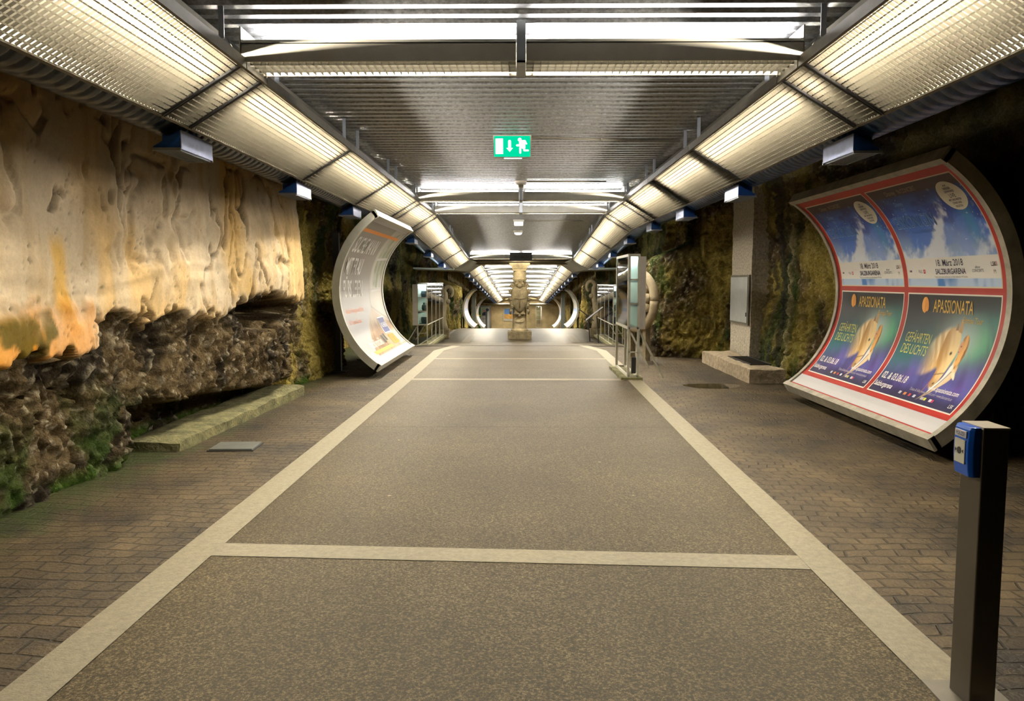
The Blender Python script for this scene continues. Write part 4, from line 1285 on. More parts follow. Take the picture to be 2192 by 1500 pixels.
# ---- four boards in the far tunnel
far = [(-3.78, 54.6, PI/2, 'near left', ((200, 190, 196), (180, 190, 214), (226, 196, 130), (96, 130, 190))),
       (-3.95, 72.0, PI/2, 'far left', ((150, 150, 190), (206, 206, 214), (120, 110, 160), (210, 190, 130))),
       (3.76, 54.6, -PI/2, 'near right', ((206, 196, 180), (190, 200, 214), (110, 120, 110), (80, 150, 220))),
       (3.60, 72.0, -PI/2, 'far right', ((214, 200, 190), (180, 196, 220), (220, 180, 110), (120, 150, 210)))]
M['bb_pale'] = mat('pale_board', (0.6, 0.58, 0.52), 0.5)
for k, (x, y, rz, nm, cols) in enumerate(far):
    zb_ = zF(y)
    t = billboard('small distant curved billboard, %s of the four in the tunnel behind the column' % nm, (x, y, zb_), rz, 3.8, M['bb_pale'], M['bb_frame_w'], 'curved billboards in the far tunnel')
    t.rotation_euler = (-0.06 * (1 if True else 0) * 0, 0, rz)
    q = paint_mesh('poster', 3.6, ARC - 0.2, paint_generic(3.0 + k, cols), t, 0, 0, 0.03); q.location = (0, 0, 1.42)

# ================================================================== exit sign and ceiling items
M['sign_green'] = emat('lit_green', srgb(0, 205, 150), 1.25)
M['sign_white'] = emat('lit_white', (1, 1, 1), 1.5)
ex, ey, ez = -0.108, 9.85, 3.225
t = thing('exit_sign', 'lit green exit sign with white door, arrow and running figure under the ceiling', 'sign', (ex, ey, ez + 0.0))
W2, H2 = 0.233, 0.136
b = MB(); b.box(-W2, W2, 0.0, 0.06, -H2, H2); b.build('housing', M['white_frame'], t, bevel=0.004)
b = MB(); b.box(-W2 + 0.014, W2 - 0.014, -0.004, 0.0, -H2 + 0.012, H2 - 0.012); b.build('face_panel', M['sign_green'], t)
def px(x, y): return ((x - 1122) / 1160 * 2 * W2, (640 - y) / 690 * 2 * H2)
b = MB()
def flat(pts, dy=-0.006):
    v = [(*[px(*p)[0]], dy, px(*p)[1]) for p in pts]
    b.add(v, [tuple(range(len(v)))])
def bone(p, q, r, n=8):
    (x0, y0), (x1, y1) = p, q; d = math.atan2(y1 - y0, x1 - x0)
    pts = [(x1 + r*math.cos(d + a), y1 + r*math.sin(d + a)) for a in np.linspace(-PI/2, PI/2, n)] + [(x0 + r*math.cos(d + a), y0 + r*math.sin(d + a)) for a in np.linspace(PI/2, 1.5*PI, n)]
    flat(pts)
flat([(620, 405), (845, 400), (850, 872), (622, 875)])
b.build('door_symbol', M['sign_white'], t); b = MB()
bone((1045, 490), (1047, 690), 45); flat([(945, 690), (1150, 690), (1048, 810)])
b.build('arrow', M['sign_white'], t); b = MB()
c = [(1352 + 58*math.cos(a), 440 + 58*math.sin(a)) for a in np.linspace(0, 2*PI, 20, endpoint=False)]; flat(c)
flat([(1330, 500), (1430, 455), (1500, 470), (1520, 600), (1525, 690), (1440, 720), (1335, 640)])
for p_, q_, r_ in (((1400, 480), (1510, 480), 28), ((1505, 485), (1550, 560), 28), ((1370, 610), (1272, 612), 32), ((1400, 640), (1368, 700), 34), ((1368, 700), (1368, 835), 30), ((1480, 640), (1490, 765), 30), ((1490, 765), (1600, 765), 28)): bone(p_, q_, r_)
b.build('running_figure', M['sign_white'], t)
b = MB(); b.box(-0.10, 0.12, 0.01, 0.05, -H2 - 0.007, -H2); b.build('lower_diffuser', M['sign_white'], t)
# conduit to the exit sign and others
b = MB(); b.path([(0.12, 9.9, 3.345), (1.4, 10.15, 3.345), (2.0, 10.2, 3.345)], 0.012, 8)
for x in (0.25, 1.0): b.box(x - 0.012, x + 0.012, 9.9 + 0.18*x - 0.03, 9.9 + 0.18*x + 0.03, 3.33, 3.37)
tag(b.build('conduit', M['trough_frame']), 'thin grey cable conduit running right from the green exit sign', 'conduit')
b = MB(); b.path([(0.1, 14.2, 3.335), (1.5, 14.2, 3.335)], 0.012, 8)
tag(b.build('conduit', M['trough_frame']), 'thin cable conduit beside the round detector before the second cross light', 'conduit')
b = MB(); b.path([(0.05, 21.0, 3.34 + zF(21)), (1.6, 21.0, 3.34 + zF(21))], 0.014, 8)
tag(b.build('conduit', M['trough_frame']), 'thin conduit running right from the square ceiling lamp', 'conduit')

t = thing('smoke_detector', 'round cream detector on the ceiling just before the second cross light', 'detector', (0.0, 14.3, 3.36))
b = MB(); b.lathe([(0.10, 0.0), (0.11, -0.02), (0.10, -0.05), (0.07, -0.07)], 20); b.build('base', M['vitrine_panel'], t, smooth=True)
b = MB(); b.lathe([(0.05, -0.07), (0.05, -0.11), (0.03, -0.125)], 16); b.build('sensor', M['white_frame'], t, smooth=True)
M['lamp_soft'] = emat('soft_lamp', (1, 0.97, 0.92), 1.3)
t = thing('ceiling_lamp', 'small square lit lamp in the middle of the sloping ceiling', 'lamp', (-0.06, 20.9, 3.35 + zF(20.9)))
b = MB(); b.box(-0.14, 0.14, -0.12, 0.12, -0.05, 0.0); b.build('base', M['white_frame'], t)
b = MB(); b.box(-0.12, 0.12, -0.1, 0.1, -0.15, -0.05); b.build('glass_cover', M['lamp_soft'], t, bevel=0.02)
t = thing('ceiling_lamp', 'small round lit lamp behind the square one on the sloping ceiling', 'lamp', (-0.08, 23.2, 3.35 + zF(23.2)))
b = MB(); b.lathe([(0.13, 0.0), (0.14, -0.03), (0.12, -0.05)], 20); b.build('base', M['white_frame'], t)
b = MB(); b.lathe([(0.12, -0.05), (0.10, -0.10), (0.05, -0.12)], 20); b.build('glass_cover', M['lamp_soft'], t, smooth=True)

# ================================================================== bollard with the blue call point
M['bollard'] = mat('brown_grey_steel', (0.085, 0.072, 0.055), 0.38, 0.5, var=0.2, scale=3)
M['bollard_top'] = mat('brushed_steel_top', (0.42, 0.38, 0.31), 0.4, 0.4)
M['call_blue'] = mat('glossy_blue_plastic', (0.005, 0.095, 0.55), 0.3)
t = thing('bollard', 'tall square dark steel bollard carrying a blue call box, bottom right corner', 'bollard', (1.725, 2.93, 0.0), math.radians(-2))
hw = 0.075; HB = 1.065
hx = 0.047
b = MB(); b.box(-hx, hx, -hw, hw, 0.0, HB); b.build('post', M['bollard'], t, bevel=0.006)
b = MB(); b.box(-hx - 0.001, hx + 0.001, -hw - 0.001, hw + 0.001, HB - 0.004, HB + 0.003); b.build('cap', M['bollard_top'], t)
b = MB(); b.box(-0.13, 0.13, -0.13, 0.13, -0.01, 0.012); b.build('base_plate', M['trough_frame'], t)
b = MB(); b.box(hx, hx + 0.012, 0.02, 0.05, 0.42, HB - 0.18); b.build('rear_strip', M['dark_metal'], t)
# the call box sits on the face pointing to the walkway (local -X)
c = MB(); v = []
prof = [(-0.062, 0.0), (-0.062, 0.022), (-0.05, 0.036), (0.05, 0.036), (0.062, 0.022), (0.062, 0.0)]
zs = [(HB - 0.185, 0.9), (HB - 0.165, 1.0), (HB - 0.12, 1.12), (HB - 0.06, 1.12), (HB - 0.012, 1.0), (HB + 0.0, 0.85)]
for z, k in zs:
    for (y, d) in prof: v.append((-hx - d * k, y, z))
f = []
for i in range(len(zs) - 1):
    for j in range(5): f.append((i*6+j, i*6+j+1, (i+1)*6+j+1, (i+1)*6+j))
f += [tuple(range(5, -1, -1)), tuple(range(30, 36))]
c.add(v, f); cb = c.build('call_box', M['call_blue'], t, bevel=0.003)
xx = -hx - 0.0425
b = MB(); b.box(xx, xx + 0.004, -0.040, 0.040, HB - 0.043, HB - 0.018); b.build('label_plate', mat('label_white', (0.6, 0.6, 0.62), 0.5), cb)
v, f2 = text_geo('POLIZEI', 0.020, xs=0.9, bold=0.0004)
b = MB(); b.add([(xx - 0.001, -p[0], HB - 0.037 + p[1]) for p in v], f2); b.build('lettering', mat('label_ink', (0.1, 0.12, 0.2), 0.5), cb)
b = MB(); b.box(xx - 0.0015, xx + 0.004, -0.036, 0.036, HB - 0.14, HB - 0.052); b.build('glass_plate', mat('pale_call_plate', (0.62, 0.62, 0.52), 0.35), cb)
b = MB(); b.tube((xx - 0.001, 0, HB - 0.094), (xx - 0.004, 0, HB - 0.094), 0.013, 16); b.build('push_button', M['dark_metal'], cb)
for sg in (-1, 1):
    b = MB(); b.add([(xx - 0.003, sg*0.030, HB - 0.094 + 0.008), (xx - 0.003, sg*0.017, HB - 0.094), (xx - 0.003, sg*0.030, HB - 0.094 - 0.008)], [(0, 1, 2)]); b.build('arrow', M['dark_metal'], cb)
b = MB(); b.add([(0, 0, 0), (0.055, 0.01, 0.003), (0.05, 0.045, 0.012), (0.01, 0.05, 0.004)], [(0, 1, 2, 3)])
o = b.build('paper_scrap', M['bb_white']); o.location = (2.32, 4.02, 0.004); tag(o, 'small pale paper scrap lying on the ground behind the bollard', 'litter')

# ================================================================== stone ledge, hatch, bench trough, panel, pier
def rough_block(name, x0, x1, y0, y1, z0, z1, m, step=0.03, amp=0.02, seed=1.0, taper=None, parent=None):
    """a weathered stone block: displaced box surface"""
    faces = []
    nx, ny, nz = [max(2, int((b_ - a) / step)) for a, b_ in ((x0, x1), (y0, y1), (z0, z1))]
    V = []; F = []; cnt = 0
    def face(o_, u, v, nu, nv, flip):
        nonlocal cnt
        a, b_ = np.meshgrid(np.linspace(0, 1, nu + 1), np.linspace(0, 1, nv + 1))
        P = np.array(o_) + a[..., None]*np.array(u) + b_[..., None]*np.array(v)
        V.append(P.reshape(-1, 3)); idx = np.arange(P.shape[0]*P.shape[1]).reshape(P.shape[:2]) + cnt; cnt += idx.size
        q = np.stack([idx[:-1, :-1], idx[:-1, 1:], idx[1:, 1:], idx[1:, :-1]], -1).reshape(-1, 4)
        F.extend((q[:, ::-1] if flip else q).tolist())
    dx, dy, dz = x1-x0, y1-y0, z1-z0
    face((x0, y0, z0), (dx, 0, 0), (0, 0, dz), nx, nz, False); face((x0, y1, z0), (dx, 0, 0), (0, 0, dz), nx, nz, True)
    face((x0, y0, z0), (0, dy, 0), (0, 0, dz), ny, nz, True); face((x1, y0, z0), (0, dy, 0), (0, 0, dz), ny, nz, False)
    face((x0, y0, z1), (dx, 0, 0), (0, dy, 0), nx, ny, False)
    V = np.concatenate(V)
    n = lambda k: fbm(V[:, 0]*4 + k, V[:, 1]*4, V[:, 2]*4 + seed, 4) - 0.5
    c = np.array([(x0+x1)/2, (y0+y1)/2, 0])
    D = np.stack([n(1), n(9), n(17)], -1) * amp * 3
    # worn edges
    ex_ = np.minimum(np.abs(V[:, 0]-x0), np.abs(V[:, 0]-x1)); ez_ = np.abs(V[:, 2]-z1); ey_ = np.minimum(np.abs(V[:, 1]-y0), np.abs(V[:, 1]-y1))
    w_ = np.exp(-(np.minimum(ex_, ey_) + ez_)/0.05)
    D[:, 2] -= w_*amp*1.2
    V2 = V + D; V2[:, 2] = np.where(V[:, 2] <= z0 + 1e-6, z0, V2[:, 2])
    if taper: V2 = taper(V2)
    b = MB(); b.v = [V2]; b.f = [tuple(q) for q in F]; b.m = [0]*len(F); b.n = len(V2)
    o = b.build(name, m, parent, smooth=True)
    return o
M['ledge'] = mat('worn_mossy_stone', (0.20, 0.19, 0.09), 0.85, var=0.7, scale=6, bump=0.9, bscale=30)
M['bench_stone'] = mat('rough_conglomerate_block', (0.46, 0.38, 0.27), 0.85, var=0.5, scale=14, bump=0.9, bscale=40)
M['pier'] = mat('speckled_concrete', (0.56, 0.51, 0.42), 0.8, var=0.55, scale=26, bump=0.5, bscale=60)
def tl(V):
    t_ = (V[:, 1] - 7.3) / 3.7
    V[:, 2] *= (0.75 + 0.35 * t_); V[:, 0] += 0.16 * t_
    return V
o = rough_block('stone_ledge', -3.75, -3.20, 7.3, 11.0, -0.02, 0.14, M['ledge'], 0.035, 0.02, 3.0, tl)
tag(o, 'long low mossy stone ledge under the hollow of the left rock wall', 'ledge')
t = thing('floor_hatch', 'small square grey metal hatch in the paving before the stone ledge', 'hatch', (-2.74, 7.5, 0.0), 0.05)
b = MB(); b.box(-0.20, 0.20, -0.17, 0.17, -0.01, 0.022); b.build('lid', mat('grey_hatch', (0.16, 0.17, 0.16), 0.45, 0.3, var=0.2), t, bevel=0.003)
b = MB(); b.box(-0.215, 0.215, -0.185, 0.185, -0.01, 0.010); b.build('frame', M['dark_metal'], t)

t = thing('stone_trough', 'low rough stone trough with a dark metal grate against the right rock wall', 'trough', (3.85, 13.9, 0.0))
o = rough_block('basin', -0.30, 0.26, -1.6, 1.65, -0.02, 0.235, M['bench_stone'], 0.04, 0.014, 7.0, None, t)
b = MB()
for k in range(12): b.box(-0.14, 0.18, -1.1 + k*0.12, -1.08 + k*0.12, 0.236, 0.256)
b.box(-0.15, -0.13, -1.12, 0.26, 0.23, 0.26); b.box(0.17, 0.19, -1.12, 0.26, 0.23, 0.26)
b.build('grate', M['dark_metal'], t)
o = rough_block('column', 4.12, 4.55, 14.28, 15.62, -0.05, 4.2, M['pier'], 0.06, 0.012, 11.0)
struct(o); o.name = 'wall_right.pier'
t = thing('notice_panel', 'blank pale grey metal panel door fixed to the concrete pier at right', 'panel', (4.10, 14.92, 0.0))
b = MB(); b.box(-0.035, 0.0, -0.57, 0.57, 0.83, 1.66); b.build('panel', mat('pale_galvanised', (0.50, 0.53, 0.54), 0.45, 0.2, var=0.15, scale=3), t, bevel=0.004)
b = MB(); b.box(-0.02, 0.03, -0.61, 0.61, 0.79, 1.70); b.build('frame', M['trough_frame'], t)
b = MB(); b.box(-0.05, -0.035, -0.55, -0.53, 0.95, 1.02); b.build('hinge', M['trough_frame'], t)
t_ = np.linspace(0, 2*PI, 40, endpoint=False)
b = MB(); b.add([(2.92 + 0.42*math.cos(a)*(1+0.12*math.sin(3*a)), 12.0 + 0.32*math.sin(a)*(1+0.1*math.cos(2*a)), 0.003) for a in t_], [tuple(range(40))])
tag(b.build('puddle', mat('wet_patch', (0.05, 0.042, 0.03), 0.06, spec=0.8)), 'flat brown puddle on the ground before the stone trough', 'puddle')

# ================================================================== stone column with coat of arms
M['sandstone'] = mat('weathered_sandstone', (0.58, 0.48, 0.30), 0.8, var=0.45, scale=4, bump=0.5, bscale=14)
M['sandstone_dark'] = mat('carved_dark_sandstone', (0.27, 0.22, 0.13), 0.8, var=0.45, scale=6, bump=0.6, bscale=16)
yc = 32.0; zc = zF(yc) + 0.016
t = thing('stone_column', 'round sandstone column with carved coat of arms standing in the middle of the hall', 'column', (-0.05, yc, zc))
rough = rough_block('plinth', -0.47, 0.47, -0.47, 0.47, 0.0, 0.30, M['sandstone_dark'], 0.06, 0.015, 2.0, None, t)
b = MB(); b.lathe([(0.33, 0.28), (0.34, 0.33), (0.31, 0.37), (0.275, 0.40), (0.275, 0.44), (0.27, 2.34), (0.30, 2.36), (0.30, 2.40), (0.275, 2.42), (0.27, 2.70)], 40); b.build('shaft', M['sandstone'], t, smooth=True)
b = MB()
for (h0, h1, z0, z1) in ((0.27, 0.27, 2.70, 2.78), (0.29, 0.35, 2.78, 2.90), (0.37, 0.39, 2.90, 2.95), (0.41, 0.41, 2.95, 3.02)):
    v = [(-h0, -h0, z0), (h0, -h0, z0), (h0, h0, z0), (-h0, h0, z0), (-h1, -h1, z1), (h1, -h1, z1), (h1, h1, z1), (-h1, h1, z1)]
    b.hexa(v)
b.build('capital', M['sandstone'], t, bevel=0.008)
b = MB()   # shield, crest scrolls and garlands
def shield(sc, dy, z0, m=0):
    pts = smooth_closed([(-0.30*sc, 0.45*sc), (-0.15*sc, 0.50*sc), (0, 0.46*sc), (0.15*sc, 0.50*sc), (0.30*sc, 0.45*sc), (0.33*sc, 0.1*sc), (0.24*sc, -0.28*sc), (0, -0.55*sc), (-0.24*sc, -0.28*sc), (-0.33*sc, 0.1*sc)], 5)
    n = len(pts)
    v = [(x, dy, z0 + z) for x, z in pts] + [(x*0.82, dy - 0.07, z0 + z*0.82) for x, z in pts] + [(x*1.0, dy + 0.2, z0 + z) for x, z in pts]
    f = [tuple(range(n, 2*n))] + [(k, (k+1) % n, n+(k+1) % n, n+k) for k in range(n)] + [(2*n+k, 2*n+(k+1) % n, (k+1) % n, k) for k in range(n)]
    b.add(v, f, m)
shield(1.0, -0.30, 1.58)
b.path([(-0.0, -0.375, 1.95), (0.0, -0.39, 1.6), (0, -0.375, 1.25)], 0.02, 8)
b.path([(-0.20, -0.37, 1.62), (0.0, -0.39, 1.6), (0.20, -0.37, 1.62)], 0.02, 8)
for sx in (-1, 1):
    for (cx, cz, r0) in ((0.30, 2.10, 0.085), (0.36, 1.86, 0.075), (0.12, 2.17, 0.07), (0.37, 1.58, 0.06), (0.31, 1.28, 0.065), (0.34, 1.10, 0.05), (0.18, 0.98, 0.05)):
        pts = [(sx*(cx + r0*(1 - k/16)*math.cos(k*0.75)), -0.27 - 0.004*k, cz + r0*(1 - k/16)*math.sin(k*0.75)) for k in range(13)]
        b.path(pts, 0.028, 8)
    pts = [(sx*(0.33 + 0.05*math.sin(k*1.3)), -0.24, 2.0 - 0.085*k) for k in range(13)]; b.path(pts, 0.045, 8)
    b.blob((sx*0.10, -0.33, 1.0), (0.09, 0.07, 0.05))
    b.blob((sx*0.22, -0.30, 2.28), (0.05, 0.05, 0.06))
b.blob((0, -0.32, 2.12), (0.10, 0.08, 0.10)); b.blob((0, -0.33, 0.93), (0.07, 0.06, 0.07)); b.blob((0, -0.30, 2.32), (0.06, 0.05, 0.07))
b.build('coat_of_arms', M['sandstone_dark'], t, smooth=True)
b = MB(); v = smooth_closed([(-0.19, 0.76), (-0.14, 0.84), (0, 0.86), (0.14, 0.84), (0.19, 0.76), (0.13, 0.68), (0, 0.66), (-0.13, 0.68)], 5)
n = len(v); b.add([(x, -math.sqrt(0.275**2 - x*x*0.9) - 0.035, z) for x, z in v] + [(x, -math.sqrt(0.275**2 - x*x*0.9) + 0.02, z) for x, z in v], [tuple(range(n))] + [(k, (k+1) % n, n+(k+1) % n, n+k) for k in range(n)])
b.build('name_tablet', M['sandstone'], t)

# ================================================================== vitrines
def glass():
    m = bpy.data.materials.new('vitrine_glass'); m.use_nodes = True
    nt = m.node_tree; nt.nodes.clear()
    tr = nt.nodes.new('ShaderNodeBsdfTransparent'); gl = nt.nodes.new('ShaderNodeBsdfGlossy'); mx = nt.nodes.new('ShaderNodeMixShader'); o = nt.nodes.new('ShaderNodeOutputMaterial')
    fr = nt.nodes.new('ShaderNodeFresnel'); fr.inputs[0].default_value = 1.6
    tr.inputs[0].default_value = (0.88, 0.95, 0.94, 1); gl.inputs['Roughness'].default_value = 0.03
    nt.links.new(fr.outputs[0], mx.inputs[0]); nt.links.new(tr.outputs[0], mx.inputs[1]); nt.links.new(gl.outputs[0], mx.inputs[2]); nt.links.new(mx.outputs[0], o.inputs[0])
    return m
M['glass'] = glass()
M['vit_back'] = mat('pale_aqua_liner', (0.74, 0.82, 0.80), 0.5)
M['vit_lamp'] = emat('vitrine_lamp', (0.86, 1.0, 0.97), 26.0)
M['exhibit'] = mat('dark_exhibit', (0.05, 0.07, 0.09), 0.6)
M['exhibit2'] = mat('pale_exhibit', (0.5, 0.55, 0.55), 0.5)
def vitrine(label, loc, side, Ln, bays, group, h0=0.84, h1=2.0, dep=0.155, backd=0.11, brace=1.0, shelves=2, base=True, th=0.028):
    """side=+1: case on the right of the walkway, its glass faces the path (-X)"""
    t = thing('display_case', label, 'display case', loc, 0, group)
    sx = side
    X = lambda a, b_: tuple(sorted((sx*a, sx*b_)))
    for (px_, py) in [(0, 0), (dep, 0)] + [(0, Ln), (dep, Ln)] + [(0, Ln*k/bays) for k in range(1, bays)]:
        b = MB(); x0, x1 = X(px_ - th/2, px_ + th/2); b.box(x0, x1, py - th/2, py + th/2, 0.05, h1); b.build('leg', M['vitrine_frame'], t)
    b = MB()
    for z in (h1, h0, 0.06):
        for py in (0, Ln):
            x0, x1 = X(0, dep); b.box(x0, x1, py - th/2, py + th/2, z - th/2, z + th/2)
        for px_ in (0, dep):
            x0, x1 = X(px_ - th/2, px_ + th/2); b.box(x0, x1, 0, Ln, z - th/2, z + th/2)
    for k in range(1, shelves + 1):
        z = h0 + (h1 - h0) * k / (shelves + 1)
        x0, x1 = X(0, dep); b.box(x0, x1, -th/2, th/2, z - 0.011, z + 0.011)
        b.box(x0, x1, Ln - 0.012, Ln + 0.012, z - 0.011, z + 0.011)
    x0, x1 = X(0, dep); b.box(x0, x1, -th/2, th/2, 0.44, 0.46)
    b.build('frame', M['vitrine_frame'], t)
    b = MB(); x0, x1 = X(dep + th/2, dep + backd); b.box(x0, x1, -0.012, Ln + 0.012, h0 - 0.02, h1 - 0.02); b.build('back_box', M['vitrine_panel'], t)
    b = MB(); x0, x1 = X(dep - 0.006, dep + th/2 - 0.002); b.box(x0, x1, 0.02, Ln - 0.02, h0 + 0.02, h1 - 0.03); b.build('back_panel', M['vit_back'], t)
    for k in range(bays):
        ya, yb = Ln*k/bays + 0.016, Ln*(k+1)/bays - 0.016
        b = MB(); x0, x1 = X(-0.008, -0.003); b.box(x0, x1, ya, yb, h0 + 0.01, h1 - 0.012); b.build('glass_pane', M['glass'], t)
    b = MB(); x0, x1 = X(0.016, dep - 0.016); b.box(x0, x1, -0.004, 0.001, h0 + 0.015, h1 - 0.015); b.build('glass_pane', M['glass'], t)
    b = MB(); x0, x1 = X(0.02, dep - 0.01); b.box(x0, x1, 0.02, Ln - 0.02, h0 - 0.012, h0 + 0.012); b.build('floor_panel', M['vitrine_panel'], t)
    b = MB(); b.tube((sx*(dep*0.55), 0.06, h1 - 0.05), (sx*(dep*0.55), Ln - 0.06, h1 - 0.05), 0.018, 8); b.build('lamp', M['vit_lamp'], t)
    for k in range(1, shelves + 1):
        z = h0 + (h1 - h0) * k / (shelves + 1)
        b = MB(); x0, x1 = X(0.03, dep - 0.02); b.box(x0, x1, 0.03, Ln - 0.03, z - 0.004, z + 0.004); b.build('shelf', M['glass'], t)
    if brace:
        for py in ([0.04, Ln - 0.04] if Ln < 2 else [0.04, Ln/2, Ln - 0.04]):
            b = MB(); b.bar((sx*(dep + 0.02), py, h0 - 0.04), (sx*(dep + 0.42), py, 0.03), 0.03, 0.03); b.build('brace', M['vitrine_frame'], t)
    if base:
        b = MB(); x0, x1 = X(-0.12, dep + 0.07); b.box(x0, x1, -0.10, Ln + 0.10, -0.01, 0.05); b.build('base', M['ledge'], t)
    return t
v1 = vitrine('tall narrow lit glass display case on slim legs, nearest on the right of the walkway', (1.73, 12.75, 0.0), 1, 1.55, 1, 'glass display cases beside the walkway', th=0.04)
b = MB(); b.box(0.06, 0.13, 0.03, 0.12, 0.10, 0.36); b.build('transformer_box', M['dark_metal'], v1)
z2 = zF(26.5) + 0.0
v2 = vitrine('long lit glass display case on slim legs in the hall, left side', (-2.98, 25.2, z2), -1, 5.2, 4, 'glass display cases beside the walkway', h0=0.72, h1=2.02, dep=0.30, backd=0.16)
v3 = vitrine('long lit glass display case on slim legs in the hall, right side', (2.93, 25.2, z2), 1, 5.2, 4, 'glass display cases beside the walkway', h0=0.72, h1=1.96, dep=0.30, backd=0.16)
for vv, sx in ((v2, -1), (v3, 1)):
    for k in range(4):
        for j in range(3):
            r_ = random.random()
            b = MB(); y = 0.65 + 1.3*k + 0.3*(r_ - 0.5); z = 0.74 + 0.42*j
            b.lathe([(0.05, 0.0), (0.08, 0.06), (0.07, 0.16), (0.03, 0.20), (0.035, 0.25)] if (k + j) % 2 else [(0.09, 0), (0.11, 0.12), (0.10, 0.20)], 14)
            o = b.build('exhibit_jar' if (k + j) % 2 else 'exhibit_pot', M['exhibit2'] if (k*j) % 2 else M['exhibit'])
            o.location = (vv.location.x + sx*0.16, vv.location.y + y, vv.location.z + z)
            nm = ['nearest', 'second', 'third', 'farthest'][k]; lv = ['bottom', 'middle', 'top'][j]
            tag(o, 'small exhibit on the %s shelf, %s bay of the %s hall display case' % (lv, nm, 'left' if sx < 0 else 'right'), 'exhibit', 'exhibits in the hall display cases')
yv = 84.6; zv = zF(yv)
v4 = vitrine('small lit display case on legs at the far end wall, right of the column', (1.62, yv, zv), 1, 0.5, 1, 'glass display cases beside the walkway', h0=0.95, h1=2.35, dep=0.5, backd=0.1, brace=0)

# tilted reading desks in front of the right hall case
for k, (x, y, lab) in enumerate(((2.55, 27.2, 'black tilted reading desk on a thin stand, nearer one by the right hall display case'), (2.52, 30.3, 'black tilted reading desk on a thin stand, farther one by the right hall display case'))):
    t = thing('reading_desk', lab, 'lectern', (x, y, zF(y) + 0.016), 0, 'reading desks')
    b = MB(); b.tube((0.12, 0, 0), (0.05, 0, 0.95), 0.02, 8); b.box(0.0, 0.25, -0.12, 0.12, -0.005, 0.012); b.build('stand', M['dark_metal'], t)
    b = MB(); sgn = -1 if k == 0 else 1
    b.hexa([(-0.30, -0.03, 1.0 + sgn*0.22), (0.26, -0.03, 1.0 - sgn*0.22), (0.26, 0.45, 1.0 - sgn*0.22), (-0.30, 0.45, 1.0 + sgn*0.22),
            (-0.29, -0.03, 1.03 + sgn*0.22), (0.27, -0.03, 1.03 - sgn*0.22), (0.27, 0.45, 1.03 - sgn*0.22), (-0.29, 0.45, 1.03 + sgn*0.22)])
    b.build('desk_top', M['dark_metal'], t)

# ================================================================== carved stone disc and scroll statue at right
M['relief'] = mat('pale_carved_stone', (0.46, 0.385, 0.26), 0.75, var=0.3, scale=5, bump=0.3, bscale=18)
t = thing('stone_relief', 'large round carved stone relief leaning on the rock behind the tall display case', 'relief', (2.34, 16.05, 0.0))
t.rotation_euler = (0, 0, math.radians(-62))
b = MB()
R0 = 0.56; zc0 = 1.20
rim = [(R0*math.cos(a), 0, zc0 + R0*math.sin(a)) for a in np.linspace(0, 2*PI, 49)]
b.path(rim, 0.085, 10); b.build('rim', M['relief'], t, smooth=True)
b = MB()
for k in range(14):
    a = 2*PI*k/14; rr = 0.38
    b.path([((rr + 0.12*math.sin(j*1.1))*math.cos(a + 0.10*j), -0.05 - 0.03*math.sin(j), zc0 + (rr + 0.12*math.sin(j*1.1))*math.sin(a + 0.10*j)) for j in range(6)], [0.07, 0.06, 0.055, 0.05, 0.04, 0.02], 8)
b.path([(0.30*math.cos(a), -0.05, zc0 + 0.30*math.sin(a)) for a in np.linspace(0, 2*PI, 33)], 0.05, 8)
b.blob((0, -0.03, zc0), (0.23, 0.12, 0.27), n=20)
b.blob((-0.1, -0.13, zc0 + 0.08), (0.06, 0.05, 0.05)); b.blob((0.1, -0.13, zc0 + 0.08), (0.06, 0.05, 0.05)); b.blob((0, -0.15, zc0 - 0.03), (0.05, 0.07, 0.09)); b.blob((0, -0.13, zc0 - 0.16), (0.10, 0.05, 0.035))
b.build('carving', M['relief'], t, smooth=True)
b = MB(); b.tube((0, 0.03, zc0), (0, 0.12, zc0), R0, 40); b.build('backing_slab', M['sandstone_dark'], t)
for x in (-0.25, 0.25):
    b = MB(); b.box(x - 0.05, x + 0.05, 0.0, 0.12, -0.03, zc0 - 0.45); b.build('support', M['sandstone_dark'], t)

def scroll(label, loc, sx, hgt_):
    t = thing('scroll_statue', label, 'statue', loc, 0, 'carved stone scrolls in the hall')
    b = MB()
    pts = [(0, 0, 0.35)] + [(sx*0.06*math.sin(k*0.5), 0, 0.35 + k*(hgt_ - 0.75)/10) for k in range(1, 11)]
    pts += [(sx*(0.0 - 0.18 + 0.18*math.cos(a)), 0, hgt_ - 0.4 + 0.22*math.sin(a) + 0.05) for a in np.linspace(0.2, 4.2, 12)]
    r_ = list(np.linspace(0.17, 0.10, 11)) + list(np.linspace(0.10, 0.05, 12))
    b.path(pts, r_, 12); b.blob((-sx*0.16, -0.02, hgt_ - 0.72), (0.11, 0.10, 0.11), n=14)
    b.build('scroll', M['relief'], t, smooth=True)
    b = MB(); b.box(-0.22, 0.22, -0.22, 0.22, 0.0, 0.36); b.build('pedestal', M['sandstone_dark'], t, bevel=0.02)
    return t
scroll('pale carved stone scroll rising behind the right hall display case', (3.05, 32.6, zF(32.6) + 0.016), 1, 2.42)
scroll('carved stone scroll peeking over the left hall display case', (-3.12, 32.2, zF(32) + 0.016), -1, 2.2)

